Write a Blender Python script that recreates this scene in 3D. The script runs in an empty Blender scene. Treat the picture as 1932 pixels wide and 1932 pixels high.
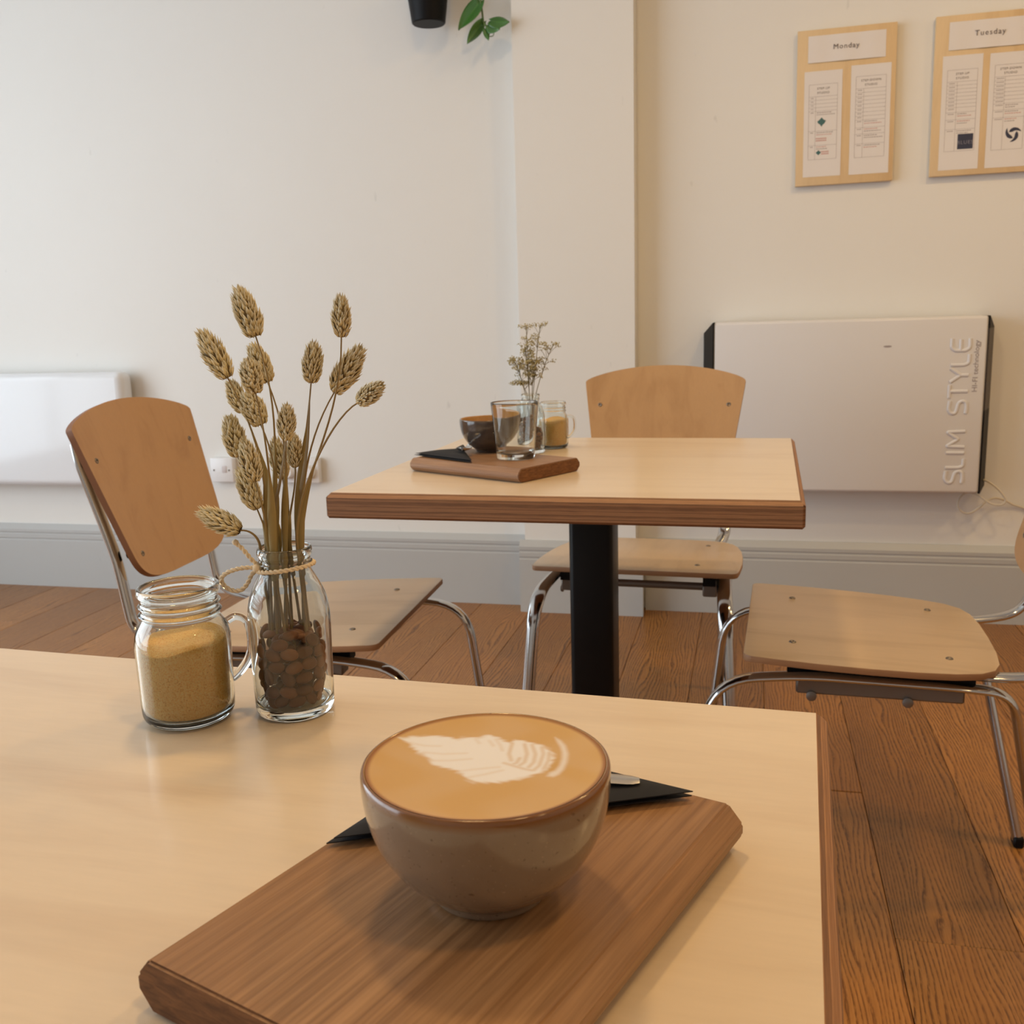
import bpy, bmesh, math, random
from mathutils import Vector, Matrix, Quaternion
random.seed(7)
S = bpy.context.scene
COL = S.collection
PI = math.pi

# ------------------------------------------------------------------ camera
cam_d = bpy.data.cameras.new('camera')
cam = bpy.data.objects.new('camera', cam_d); COL.objects.link(cam)
cam_d.sensor_width = 36.0; cam_d.lens = 36.0 * 1869.7 / 1932.0
cam_d.clip_start = 0.02
_p, _r, _y = math.radians(11.03), math.radians(-1.65), math.radians(13.72)
_fwd = Vector((-math.sin(_y) * math.cos(_p), math.cos(_y) * math.cos(_p), -math.sin(_p)))
_rt0 = Vector((math.cos(_y), math.sin(_y), 0))
_up0 = _rt0.cross(_fwd)
_rt = _rt0 * math.cos(_r) + _up0 * math.sin(_r)
_up = -_rt0 * math.sin(_r) + _up0 * math.cos(_r)
cam.matrix_world = Matrix(((_rt.x, _up.x, -_fwd.x, 0), (_rt.y, _up.y, -_fwd.y, 0), (_rt.z, _up.z, -_fwd.z, 1.007), (0, 0, 0, 1)))
cam_d.dof.use_dof = True; cam_d.dof.focus_distance = 0.66; cam_d.dof.aperture_fstop = 26.0
S.camera = cam

# ------------------------------------------------------------------ light
S.view_settings.view_transform = 'Standard'; S.view_settings.look = 'None'
S.view_settings.gamma = 1.0; S.view_settings.use_curve_mapping = False
S.view_settings.exposure = 0.0
S.cycles.max_bounces = 9; S.cycles.diffuse_bounces = 3; S.cycles.glossy_bounces = 4; S.cycles.transmission_bounces = 10
S.cycles.use_adaptive_sampling = True; S.cycles.adaptive_threshold = 0.04; S.cycles.use_denoising = True
w = bpy.data.worlds.new('world'); S.world = w; w.use_nodes = True
w.node_tree.nodes['Background'].inputs[0].default_value = (0.62, 0.78, 1.0, 1)
w.node_tree.nodes['Background'].inputs[1].default_value = 1.0

def area(name, loc, rot, sx, sy, power, color, shape='RECTANGLE', spread=PI):
    d = bpy.data.lights.new(name, 'AREA'); d.shape = shape; d.size = sx; d.size_y = sy
    d.energy = power; d.color = color; d.spread = spread
    o = bpy.data.objects.new(name, d); COL.objects.link(o); o.location = loc; o.rotation_euler = rot
    return o
WIN_X, WIN_Y0, WIN_Y1, WIN_Z0, WIN_Z1 = -4.0, -1.6, 2.5, 0.12, 2.6
area('window_daylight', (WIN_X - 0.09, (WIN_Y0 + WIN_Y1) / 2, (WIN_Z0 + WIN_Z1) / 2), (0, -PI / 2, 0), WIN_Z1 - WIN_Z0, WIN_Y1 - WIN_Y0, 127, (0.83, 0.914, 0.96))
for lx, ly, lp in ((0.9, 1.9, 11.5), (-0.5, 1.25, 11.5), (2.3, 1.8, 15), (0.6, 0.1, 8.5), (2.3, -0.6, 7.5)):
    area('ceiling_lamp_light', (lx, ly, 2.74), (0, 0, 0), 0.22, 0.22, lp, (1.0, 0.66, 0.28), 'DISK')

# ------------------------------------------------------------------ helpers
def link(name, me, mat=None, parent=None, loc=None, rot=None):
    o = bpy.data.objects.new(name, me); COL.objects.link(o)
    if mat is not None and me is not None and len(me.materials) == 0:
        for m in (mat if isinstance(mat, (list, tuple)) else [mat]): me.materials.append(m)
    if parent is not None: o.parent = parent
    if loc is not None: o.location = loc
    if rot is not None: o.rotation_euler = rot
    return o
def tag(o, label, cat, group=None, kind=None):
    o['label'] = label; o['category'] = cat
    if group: o['group'] = group
    if kind: o['kind'] = kind
    return o
def thing(name, label, cat, loc=(0, 0, 0), rotz=0, group=None):
    o = bpy.data.objects.new(name, None); COL.objects.link(o); o.empty_display_size = 0.02
    o.location = loc; o.rotation_euler = (0, 0, rotz)
    return tag(o, label, cat, group)
def struct(o): o['kind'] = 'structure'; return o
def pydata(name, v, f, smooth=False):
    me = bpy.data.meshes.new(name); me.from_pydata([tuple(a) for a in v], [], f); me.update()
    if smooth:
        for p in me.polygons: p.use_smooth = True
    return me
def fix(me, smooth=None, angle=None):
    bm = bmesh.new(); bm.from_mesh(me); bmesh.ops.recalc_face_normals(bm, faces=bm.faces); bm.to_mesh(me); bm.free()
    if smooth is not None:
        for p in me.polygons: p.use_smooth = smooth
    if angle is not None:
        for p in me.polygons: p.use_smooth = True
        me.set_sharp_from_angle(angle=angle)
    return me
def bm_mesh(name, bm, angle=None):
    bmesh.ops.recalc_face_normals(bm, faces=bm.faces)
    me = bpy.data.meshes.new(name); bm.to_mesh(me); bm.free()
    if angle is not None:
        for p in me.polygons: p.use_smooth = True
        me.set_sharp_from_angle(angle=angle)
    return me
def box_bm(x0, x1, y0, y1, z0, z1, bev=0, seg=2, bm=None):
    nb = bmesh.new()
    bmesh.ops.create_cube(nb, size=1)
    for v in nb.verts:
        v.co = Vector(((x0 + x1) / 2 + v.co.x * (x1 - x0), (y0 + y1) / 2 + v.co.y * (y1 - y0), (z0 + z1) / 2 + v.co.z * (z1 - z0)))
    if bev: bmesh.ops.bevel(nb, geom=nb.edges[:], offset=bev, segments=seg, profile=0.5, affect='EDGES')
    if bm is None: return nb
    tmp = bpy.data.meshes.new('t'); nb.to_mesh(tmp); nb.free(); bm.from_mesh(tmp); bpy.data.meshes.remove(tmp)
    return bm
def box(name, x0, x1, y0, y1, z0, z1, mat, parent=None, bev=0, seg=2):
    return link(name, bm_mesh(name, box_bm(x0, x1, y0, y1, z0, z1, bev, seg), 0.6 if bev else None), mat, parent)
def lathe(name, prof, seg=48, closed=False, smooth=True, angle=None):
    """prof: list of (r, z); r == 0 makes a pole."""
    v, f, rings = [], [], []
    for r, z in prof:
        if r < 1e-6: rings.append([len(v)]); v.append((0, 0, z))
        else:
            rings.append(list(range(len(v), len(v) + seg)))
            v += [(r * math.cos(2 * PI * i / seg), r * math.sin(2 * PI * i / seg), z) for i in range(seg)]
    n = len(rings)
    for k in range(n if closed else n - 1):
        a, b = rings[k], rings[(k + 1) % n]
        for i in range(seg):
            j = (i + 1) % seg
            if len(a) == 1 and len(b) == 1: continue
            if len(a) == 1: f.append((a[0], b[j], b[i]))
            elif len(b) == 1: f.append((a[i], a[j], b[0]))
            else: f.append((a[i], a[j], b[j], b[i]))
    me = pydata(name, v, f); fix(me, smooth)
    if angle: me.set_sharp_from_angle(angle=angle)
    return me
def smooth_prof(pts, n=5):
    """Catmull-Rom through (r,z) points."""
    P = [Vector((a, b)) for a, b in pts]; out = []
    for i in range(len(P) - 1):
        p0 = P[max(i - 1, 0)]; p1 = P[i]; p2 = P[i + 1]; p3 = P[min(i + 2, len(P) - 1)]
        for k in range(n):
            t = k / n
            out.append(0.5 * ((2 * p1) + (p2 - p0) * t + (2 * p0 - 5 * p1 + 4 * p2 - p3) * t * t + (3 * p1 - p0 - 3 * p2 + p3) * t ** 3))
    out.append(P[-1])
    return [(max(0, a.x), a.y) for a in out]
def spline(pts, n=8):
    P = [Vector(a) for a in pts]; out = []
    for i in range(len(P) - 1):
        p0 = P[max(i - 1, 0)]; p1 = P[i]; p2 = P[i + 1]; p3 = P[min(i + 2, len(P) - 1)]
        for k in range(n):
            t = k / n
            out.append(0.5 * ((2 * p1) + (p2 - p0) * t + (2 * p0 - 5 * p1 + 4 * p2 - p3) * t * t + (3 * p1 - p0 - 3 * p2 + p3) * t ** 3))
    out.append(P[-1]); return out
def fillet(pts, rad, n=7):
    P = [Vector(a) for a in pts]; out = [P[0]]
    for i in range(1, len(P) - 1):
        r = rad[i - 1] if isinstance(rad, (list, tuple)) else rad
        a = (P[i - 1] - P[i]); b = (P[i + 1] - P[i]); r = min(r, a.length * .49, b.length * .49)
        a.normalize(); b.normalize(); s = P[i] + a * r; e = P[i] + b * r
        for k in range(n + 1):
            t = k / n; out.append(s * (1 - t) ** 2 + P[i] * 2 * t * (1 - t) + e * t * t)
    out.append(P[-1]); return out
def sweep(name, path, ra, rb=None, ref=None, seg=10, closed=False, cap=True, smooth=True):
    """ra / rb: radius along ref / across, numbers or lists."""
    path = [Vector(p) for p in path]; n = len(path); v, f = [], []
    last = None
    for i, p in enumerate(path):
        if closed: t = path[(i + 1) % n] - path[i - 1]
        else: t = path[min(i + 1, n - 1)] - path[max(i - 1, 0)]
        t.normalize()
        if ref is not None: base = Vector(ref)
        else:
            base = last if last is not None else (Vector((0, 0, 1)) if abs(t.z) < .9 else Vector((1, 0, 0)))
        a = base - t * base.dot(t)
        a.normalize(); last = a; b = t.cross(a)
        A = ra[i] if isinstance(ra, (list, tuple)) else ra
        B = (rb[i] if isinstance(rb, (list, tuple)) else rb) if rb is not None else A
        for k in range(seg):
            th = 2 * PI * k / seg
            v.append(p + a * A * math.cos(th) + b * B * math.sin(th))
    for i in range(n if closed else n - 1):
        j = (i + 1) % n
        for k in range(seg):
            l = (k + 1) % seg
            f.append((i * seg + k, i * seg + l, j * seg + l, j * seg + k))
    if cap and not closed:
        f.append(tuple(range(seg - 1, -1, -1))); f.append(tuple((n - 1) * seg + k for k in range(seg)))
    me = pydata(name, v, f); fix(me, smooth)
    if smooth: me.set_sharp_from_angle(angle=1.0)
    return me
def join_meshes(name, meshes, angle=None):
    bm = bmesh.new()
    for m in meshes: bm.from_mesh(m)
    sm = any(p.use_smooth for m in meshes for p in m.polygons)
    me = bpy.data.meshes.new(name); bm.to_mesh(me); bm.free()
    for m in meshes: bpy.data.meshes.remove(m)
    return me
def prism(name, outline, z0, z1, bev=0, seg=2):
    bm = bmesh.new()
    vs = [bm.verts.new((x, y, z0)) for x, y in outline]
    fc = bm.faces.new(vs)
    r = bmesh.ops.extrude_face_region(bm, geom=[fc])
    for e in r['geom']:
        if isinstance(e, bmesh.types.BMVert): e.co.z = z1
    if bev:
        ed = [e for e in bm.edges if abs(e.verts[0].co.z - e.verts[1].co.z) < 1e-7]
        bmesh.ops.bevel(bm, geom=ed, offset=bev, segments=seg, profile=0.5, affect='EDGES')
    return bm_mesh(name, bm, 0.7)
def text_mesh(name, s, size, depth=0.0003, align='CENTER', bold=0.0):
    c = bpy.data.curves.new('t', 'FONT'); c.body = s; c.size = size; c.extrude = depth; c.align_x = align; c.align_y = 'CENTER'
    c.offset = bold; c.resolution_u = 3; c.space_character = 1.18 if depth < .00015 else 1.0
    o = bpy.data.objects.new('t', c); COL.objects.link(o)
    dg = bpy.context.evaluated_depsgraph_get()
    me = bpy.data.meshes.new_from_object(o.evaluated_get(dg))
    bpy.data.objects.remove(o); bpy.data.curves.remove(c); me.name = name
    return me
def xform(me, M): me.transform(M); return me

# ------------------------------------------------------------------ materials
def new_mat(name):
    m = bpy.data.materials.new(name); m.use_nodes = True; nt = m.node_tree
    b = nt.nodes['Principled BSDF']
    return m, nt, b
def P(b, **k):
    names = dict(rough='Roughness', metal='Metallic', spec='Specular IOR Level', coat='Coat Weight', coatr='Coat Roughness', trans='Transmission Weight', ior='IOR', sheen='Sheen Weight')
    for a, v in k.items():
        if a == 'col': b.inputs['Base Color'].default_value = (*v, 1)
        else: b.inputs[names[a]].default_value = v
def plain(name, col, rough=0.5, **k):
    m, nt, b = new_mat(name); P(b, col=col, rough=rough, **k); return m
def N(nt, t, **k):
    n = nt.nodes.new(t)
    for a, v in k.items():
        if a.startswith('i_'): n.inputs[a[2:].replace('_', ' ')].default_value = v
        else: setattr(n, a, v)
    return n
def coords(nt, scale, rnd=False):
    tc = N(nt, 'ShaderNodeTexCoord'); mp = N(nt, 'ShaderNodeMapping'); mp.inputs['Scale'].default_value = scale
    src = tc.outputs['Object']
    if rnd:
        oi = N(nt, 'ShaderNodeObjectInfo'); mu = N(nt, 'ShaderNodeVectorMath', operation='SCALE')
        mu.inputs[0].default_value = (7.3, 31.0, 3.1); nt.links.new(oi.outputs['Random'], mu.inputs['Scale'])
        ad = N(nt, 'ShaderNodeVectorMath', operation='ADD'); nt.links.new(src, ad.inputs[0]); nt.links.new(mu.outputs[0], ad.inputs[1]); src = ad.outputs[0]
    nt.links.new(src, mp.inputs['Vector'])
    return mp.outputs['Vector']
def noise(nt, vec, scale, detail=4, rough=.55, dist=0):
    n = N(nt, 'ShaderNodeTexNoise'); n.inputs['Scale'].default_value = scale; n.inputs['Detail'].default_value = detail
    n.inputs['Roughness'].default_value = rough; n.inputs['Distortion'].default_value = dist
    nt.links.new(vec, n.inputs['Vector']); return n.outputs['Fac']
def ramp(nt, fac, stops, mode='LINEAR'):
    r = N(nt, 'ShaderNodeValToRGB'); e = r.color_ramp; e.interpolation = mode
    while len(e.elements) < len(stops): e.elements.new(0.5)
    for el, (p, c) in zip(e.elements, stops):
        el.position = p; el.color = (*c, 1) if len(c) == 3 else c
    nt.links.new(fac, r.inputs['Fac']); return r.outputs['Color']
def mixc(nt, fac, a, b, mode='MIX'):
    n = N(nt, 'ShaderNodeMix', data_type='RGBA', blend_type=mode)
    for i, x in ((0, fac), (6, a), (7, b)):
        if isinstance(x, (int, float)): n.inputs[i].default_value = x
        elif isinstance(x, tuple): n.inputs[i].default_value = (*x, 1)
        else: nt.links.new(x, n.inputs[i])
    return n.outputs[2]
def bump(nt, b, h, strength=.2, dist=.001):
    n = N(nt, 'ShaderNodeBump'); n.inputs['Strength'].default_value = strength; n.inputs['Distance'].default_value = dist
    nt.links.new(h, n.inputs['Height']); nt.links.new(n.outputs[0], b.inputs['Normal'])

def paint(name, col, rough=.6, marks=0.0):
    m, nt, b = new_mat(name); P(b, rough=rough)
    v = coords(nt, (1, 1, 1)); n = noise(nt, v, 1.3, 5, .6)
    c = mixc(nt, n, tuple(x * .97 for x in col), tuple(min(1, x * 1.02) for x in col))
    if marks:
        sp = noise(nt, coords(nt, (7, 7, 3.2)), 5, 2, .4); r = ramp(nt, sp, [(0.77, (0, 0, 0)), (0.84, (1, 1, 1))])
        c2 = mixc(nt, r, c, tuple(x * (1 - marks) for x in col)); c = c2
    nt.links.new(c, b.inputs['Base Color']); bump(nt, b, noise(nt, v, 160, 3), .12, .0006)
    return m
def birch(name, light, dark, axis='x', rough=.28, coat=.25):
    m, nt, b = new_mat(name); P(b, rough=rough, coat=coat, coatr=.12)
    sc = {'x': (1.1, 9, 9), 'y': (9, 1.1, 9), 'z': (9, 9, 1.1)}[axis]
    v = coords(nt, sc, True)
    n1 = noise(nt, v, 1.6, 6, .55, 1.2); n2 = noise(nt, coords(nt, tuple(s * 6 for s in sc), True), 5, 3, .5)
    c = ramp(nt, n1, [(.30, dark), (.48, light), (.70, tuple(min(1, x * 1.04) for x in light))])
    c = mixc(nt, .18, c, ramp(nt, n2, [(.3, tuple(x * .8 for x in light)), (.7, light)]), 'MIX')
    nt.links.new(c, b.inputs['Base Color']); bump(nt, b, n2, .05, .0005)
    return m
def ply_edge(name, zspan, lo, hi, nlay=11, seed=1):
    """stacked veneers: real layer colours by height, broken up by long streaks"""
    m, nt, b = new_mat(name); P(b, rough=.55)
    tc = N(nt, 'ShaderNodeTexCoord'); sx = N(nt, 'ShaderNodeSeparateXYZ'); nt.links.new(tc.outputs['Object'], sx.inputs[0])
    ns = noise(nt, coords(nt, (5, 5, 20)), 2, 3)
    ma = N(nt, 'ShaderNodeMath', operation='MULTIPLY_ADD'); nt.links.new(ns, ma.inputs[0]); ma.inputs[1].default_value = zspan * .05; nt.links.new(sx.outputs['Z'], ma.inputs[2])
    rr = random.Random(seed); stops = []; mid = tuple(a * .55 + c * .45 for a, c in zip(lo, hi))
    for k in range(nlay):
        p = k / nlay; f_ = rr.uniform(.75, 1.15)
        stops.append((p, tuple(x * f_ for x in ((mid if k % 2 else tuple(.8 * q + .2 * h for q, h in zip(lo, hi)))))))
        stops.append((p + .82 / nlay, hi if rr.random() < .55 else tuple(x * .45 for x in lo)))
    c = ramp(nt, N_map(nt, ma.outputs[0], zspan * .02, zspan * 1.03), stops[:31], 'CONSTANT')
    fi = noise(nt, coords(nt, (9, 9, 500)), 2.5, 4, .65)
    c = mixc(nt, .40, c, ramp(nt, fi, [(.3, tuple(x * .8 for x in lo)), (.72, hi)]))
    nt.links.new(c, b.inputs['Base Color']); bump(nt, b, fi, .25, .0008)
    return m
def oak_board(name, a, b_, rough=.42):
    m, nt, b = new_mat(name); P(b, rough=rough, spec=.4)
    n1 = noise(nt, coords(nt, (2.2, 60, 60)), 1.5, 6, .65, .4)
    n2 = noise(nt, coords(nt, (7, 260, 260)), 1.6, 4, .6)
    n3 = noise(nt, coords(nt, (6, 9, 9)), 1.2, 2)
    c = ramp(nt, n1, [(.30, b_), (.5, tuple((x + y) / 2 for x, y in zip(a, b_))), (.68, a)])
    c = mixc(nt, .5, c, ramp(nt, n2, [(.3, tuple(x * .6 for x in b_)), (.65, a)]))
    c = mixc(nt, ramp(nt, n3, [(.4, (0, 0, 0)), (.75, (.35, .35, .35))]), c, tuple(x * .8 for x in b_))
    nt.links.new(c, b.inputs['Base Color']); bump(nt, b, n2, .25, .0006)
    return m
def floor_oak(name):
    m, nt, b = new_mat(name); P(b, rough=.38, spec=.4)
    v = coords(nt, (1, 1, 1), True)
    # bowed growth rings: x distorted by slow noise along y
    wv = N(nt, 'ShaderNodeTexWave', wave_type='BANDS', bands_direction='X', wave_profile='SAW')
    mp = N(nt, 'ShaderNodeMapping'); mp.inputs['Scale'].default_value = (1, .16, 1); nt.links.new(v, mp.inputs['Vector'])
    nt.links.new(mp.outputs[0], wv.inputs['Vector'])
    wv.inputs['Scale'].default_value = 38; wv.inputs['Distortion'].default_value = 30; wv.inputs['Detail'].default_value = 2.0; wv.inputs['Detail Scale'].default_value = .35; wv.inputs['Detail Roughness'].default_value = .5
    fine = noise(nt, coords(nt, (190, 9, 10), True), 1.5, 4, .65)
    pore = noise(nt, coords(nt, (420, 55, 10), True), 1.3, 2, .5)
    big = noise(nt, coords(nt, (3.5, .9, 1), True), 1.4, 3)
    line = ramp(nt, wv.outputs['Fac'], [(0.0, (1, 1, 1)), (.22, (.75, .75, .75)), (.42, (.12, .12, .12)), (.9, (0, 0, 0)), (1.0, (.5, .5, .5))])
    msk = mixc(nt, 1.0, line, ramp(nt, pore, [(.34, (.25, .25, .25)), (.56, (1, 1, 1))]), 'MULTIPLY')
    c = ramp(nt, fine, [(.25, (.27, .118, .036)), (.5, (.40, .188, .062)), (.75, (.46, .225, .078))])
    c = mixc(nt, msk, c, (.075, .027, .009))
    c = mixc(nt, ramp(nt, big, [(.35, (0, 0, 0)), (.7, (.45, .45, .45))]), c, (.26, .105, .034))
    oi = N(nt, 'ShaderNodeObjectInfo'); hv = N(nt, 'ShaderNodeHueSaturation'); mr = N(nt, 'ShaderNodeMapRange')
    mr.inputs['To Min'].default_value = .85; mr.inputs['To Max'].default_value = 1.2; hv.inputs['Saturation'].default_value = 1.05
    nt.links.new(oi.outputs['Random'], mr.inputs['Value']); nt.links.new(mr.outputs[0], hv.inputs['Value']); nt.links.new(c, hv.inputs['Color'])
    nt.links.new(hv.outputs[0], b.inputs['Base Color']); bump(nt, b, wv.outputs['Fac'], .25, .0008)
    return m
def ceramic(name, a, b_, rim=None, rimz=None, rough=.16):
    m, nt, b = new_mat(name); P(b, rough=rough, coat=.35, coatr=.06)
    v = coords(nt, (1, 1, 1)); n = noise(nt, v, 60, 3); s = noise(nt, v, 420, 2, .5); s2 = noise(nt, v, 900, 2, .5)
    c = mixc(nt, n, a, b_)
    c = mixc(nt, ramp(nt, s, [(.66, (0, 0, 0)), (.72, (.75, .75, .75))]), c, tuple(x * .45 for x in b_))
    c = mixc(nt, ramp(nt, s2, [(.68, (0, 0, 0)), (.75, (.5, .5, .5))]), c, tuple(min(1, x * 1.5) for x in a))
    if rim:
        tc = N(nt, 'ShaderNodeTexCoord'); sx = N(nt, 'ShaderNodeSeparateXYZ'); nt.links.new(tc.outputs['Object'], sx.inputs[0])
        f = ramp(nt, N_map(nt, sx.outputs['Z'], rimz - .004, rimz), [(0, (0, 0, 0)), (.75, (1, 1, 1))])
        c = mixc(nt, f, c, rim)
    nt.links.new(c, b.inputs['Base Color']); return m
def N_map(nt, v, a, b_):
    mr = N(nt, 'ShaderNodeMapRange'); mr.inputs['From Min'].default_value = a; mr.inputs['From Max'].default_value = b_
    nt.links.new(v, mr.inputs['Value']); return mr.outputs[0]
def glass(name, tint=(.97, .985, .98), ior=1.47):
    m = bpy.data.materials.new(name); m.use_nodes = True; nt = m.node_tree; nt.nodes.clear()
    o = N(nt, 'ShaderNodeOutputMaterial'); g = N(nt, 'ShaderNodeBsdfGlass'); g.inputs['IOR'].default_value = ior; g.inputs['Roughness'].default_value = 0
    g.inputs['Color'].default_value = (*tint, 1); nt.links.new(g.outputs[0], o.inputs[0]); return m
def vcol(name, rough=.6, rnd=.0, **k):
    m, nt, b = new_mat(name); P(b, rough=rough, **k)
    a = N(nt, 'ShaderNodeAttribute', attribute_name='Col'); nt.links.new(a.outputs['Color'], b.inputs['Base Color']); return m

M_wall = paint('wall_paint', (.80, .785, .75), .6, .12)
M_ceil = paint('ceiling_paint', (.82, .81, .78), .7)
M_skirt = paint('skirting_paint', (.48, .485, .48), .42, .1)
M_white = paint('white_gloss', (.80, .82, .85), .12); M_white.node_tree.nodes['Principled BSDF'].inputs['Specular IOR Level'].default_value = .4
M_heater = paint('heater_enamel', (.74, .73, .74), .35)
M_black = plain('black_plastic', (.004, .004, .005), .5, spec=.18)
M_dgrey = plain('dark_grey_plastic', (.045, .032, .025), .45)
M_plastic = plain('white_plastic', (.82, .82, .83), .3)
M_birch_x = birch('birch_veneer_table', (.76, .61, .435), (.68, .52, .355), 'x', .30, .30)
M_birch_seat = birch('birch_veneer_seat', (.60, .445, .29), (.51, .365, .225), 'y', .38, .1)
M_birch_back = birch('birch_veneer_back', (.50, .29, .13), (.42, .23, .095), 'z', .42, .1)
M_board_ply = birch('board_plywood', (.74, .54, .31), (.66, .46, .25), 'z', .6, 0)
M_ply = ply_edge('plywood_edge', .04, (.13, .048, .019), (.50, .25, .11), 13)
M_ply_seat = ply_edge('seat_edge', .012, (.16, .07, .03), (.40, .21, .10), 5)
M_oak = oak_board('oak_board', (.45, .24, .105), (.25, .115, .042))
M_oak2 = oak_board('oak_board_far', (.42, .24, .13), (.27, .135, .065))
def end_grain():
    m, nt, b = new_mat('oak_end_grain'); P(b, rough=.6, spec=.3)
    n1 = noise(nt, coords(nt, (40, 60, 300)), 1.5, 4, .6, .6)
    c = ramp(nt, n1, [(.3, (.10, .038, .012)), (.7, (.23, .095, .032))]); nt.links.new(c, b.inputs['Base Color']); return m
M_oak_end = end_grain()
M_floor = floor_oak('floor_oak')
M_chrome = plain('chrome', (.55, .56, .57), .13, metal=1.0)
M_steel = plain('grey_steel', (.20, .18, .16), .42, metal=.6)
M_spoon = plain('spoon_steel', (.66, .64, .60), .25, metal=1.0)
M_screw = plain('screw_steel', (.22, .19, .16), .4, metal=.8)
M_post = plain('black_powder_coat', (.0035, .0035, .004), .38, spec=.22)
M_glass = glass('clear_glass')
M_glass2 = glass('clear_glass_greenish', (.985, .995, .99))
M_paper = plain('paper', (.78, .74, .72), .75)
M_ink = plain('ink', (.13, .10, .10), .8)
M_inkgrey = plain('grey_print', (.36, .31, .31), .8)
M_inkred = plain('red_print', (.60, .33, .30), .8)
M_navy = plain('navy_print', (.035, .04, .075), .7)
M_green = plain('green_print', (.06, .15, .15), .7)
M_napkin = plain('black_napkin', (.010, .010, .013), .85)
M_cord = plain('cream_cable', (.66, .60, .50), .5)

# ------------------------------------------------------------------ room
RX0, RX1, RY0, RY1, RH = -4.0, 3.4, -3.4, 3.355, 2.85
struct(box('ceiling', RX0 - .1, RX1 + .1, RY0 - .1, RY1 + .1, RH, RH + .1, M_ceil))
struct(box('wall_back', RX0 - .1, RX1 + .1, RY1, RY1 + .12, -.1, RH, M_wall))
struct(box('wall_right', RX1, RX1 + .12, RY0, RY1, -.1, RH, M_wall))
struct(box('wall_front', RX0 - .1, RX1 + .1, RY0 - .12, RY0, -.1, RH, M_wall))
bm = bmesh.new()
for y0, y1, z0, z1 in ((RY0, WIN_Y0, -.1, RH), (WIN_Y1, RY1, -.1, RH), (WIN_Y0, WIN_Y1, -.1, WIN_Z0), (WIN_Y0, WIN_Y1, WIN_Z1, RH)):
    box_bm(RX0 - .12, RX0, y0, y1, z0, z1, bm=bm)
struct(link('wall_left', bm_mesh('wall_left', bm), M_wall))
struct(box('wall_pillar', -.756, -.372, 3.275, RY1 + .02, -.05, RH, M_wall))
bm = bmesh.new()
for y0, y1, z0, z1 in ((WIN_Y0, WIN_Y1, WIN_Z0, WIN_Z0 + .06), (WIN_Y0, WIN_Y1, WIN_Z1 - .06, WIN_Z1), (WIN_Y0, WIN_Y0 + .06, WIN_Z0, WIN_Z1), (WIN_Y1 - .06, WIN_Y1, WIN_Z0, WIN_Z1), (-.26, -.20, WIN_Z0, WIN_Z1), (1.12, 1.18, WIN_Z0, WIN_Z1), (WIN_Y0, WIN_Y1, 2.05, 2.10)):
    box_bm(RX0 - .07, RX0 - .01, y0, y1, z0, z1, bm=bm)
struct(link('window_1', bm_mesh('window_1', bm), M_plastic))

# floorboards, each its own piece
floor = struct(box('floor', RX0 - .1, RX1 + .1, RY0 - .1, RY1 + .1, -.12, -.018, plain('subfloor', (.03, .02, .015), .9)))
plank_me = {}
def plank_mesh(L):
    k = round(L, 2)
    if k not in plank_me:
        plank_me[k] = bm_mesh('plank', box_bm(-.0977, .0977, -k / 2 + .0006, k / 2 - .0006, -.018, 0, .0012, 1), .5)
    return plank_me[k]
PW = .1965; k0 = int((RX0 + .15) / PW) - 1
for k in range(k0, 19):
    xc = -.15 + (k + .5) * PW
    if xc < RX0 or xc > RX1 - .05: continue
    cuts = [RY0]
    y = 2.063 if k == 1 else random.uniform(.6, 3.0)
    ys = [y]
    while ys[0] - 1.7 > RY0 + .3: ys.insert(0, ys[0] - random.choice((1.4, 1.7, 1.9)))
    ys = [RY0] + [round(a, 2) for a in ys if a > RY0 + .2] + [RY1]
    for a, b in zip(ys[:-1], ys[1:]):
        if b - a < .05: continue
        link('plank', plank_mesh(b - a), M_floor, floor, (xc, (a + b) / 2, 0))

# skirting boards with a stepped, beaded top
SK = [(0, 0), (.026, 0), (.026, .188), (.0225, .191), (.0225, .195), (.025, .198), (.025, .212), (.0215, .215), (.0215, .219), (.024, .222), (.024, .233), (.007, .253), (0, .253)]
def skirting(name, x0, x1, ywall):
    v = [(x0, ywall - a, z) for a, z in SK] + [(x1, ywall - a, z) for a, z in SK]; n = len(SK)
    f = [(i, (i + 1) % n, n + (i + 1) % n, n + i) for i in range(n)] + [tuple(range(n)), tuple(range(2 * n - 1, n - 1, -1))]
    return struct(link(name, fix(pydata(name, v, f)), M_skirt))
skirting('baseboard_left', RX0, -.772, RY1)
skirting('baseboard_pillar', -.772, -.345, 3.275)
skirting('baseboard_right', -.345, RX1, RY1)

# ------------------------------------------------------------------ wall things
rad = thing('panel_radiator', 'glossy white panel radiator low on the wall behind the left chair', 'radiator', (-2.75, RY1, .42))
me = bm_mesh('radiator_cover', box_bm(-.52, .475, -.095, -.012, 0, .435, .030, 5), .7)
link('radiator_cover', me, M_white, rad)
for bx in (-.3, .3): box('wall_bracket', bx - .03, bx + .03, -.014, 0, .1, .33, M_plastic, rad)

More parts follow.
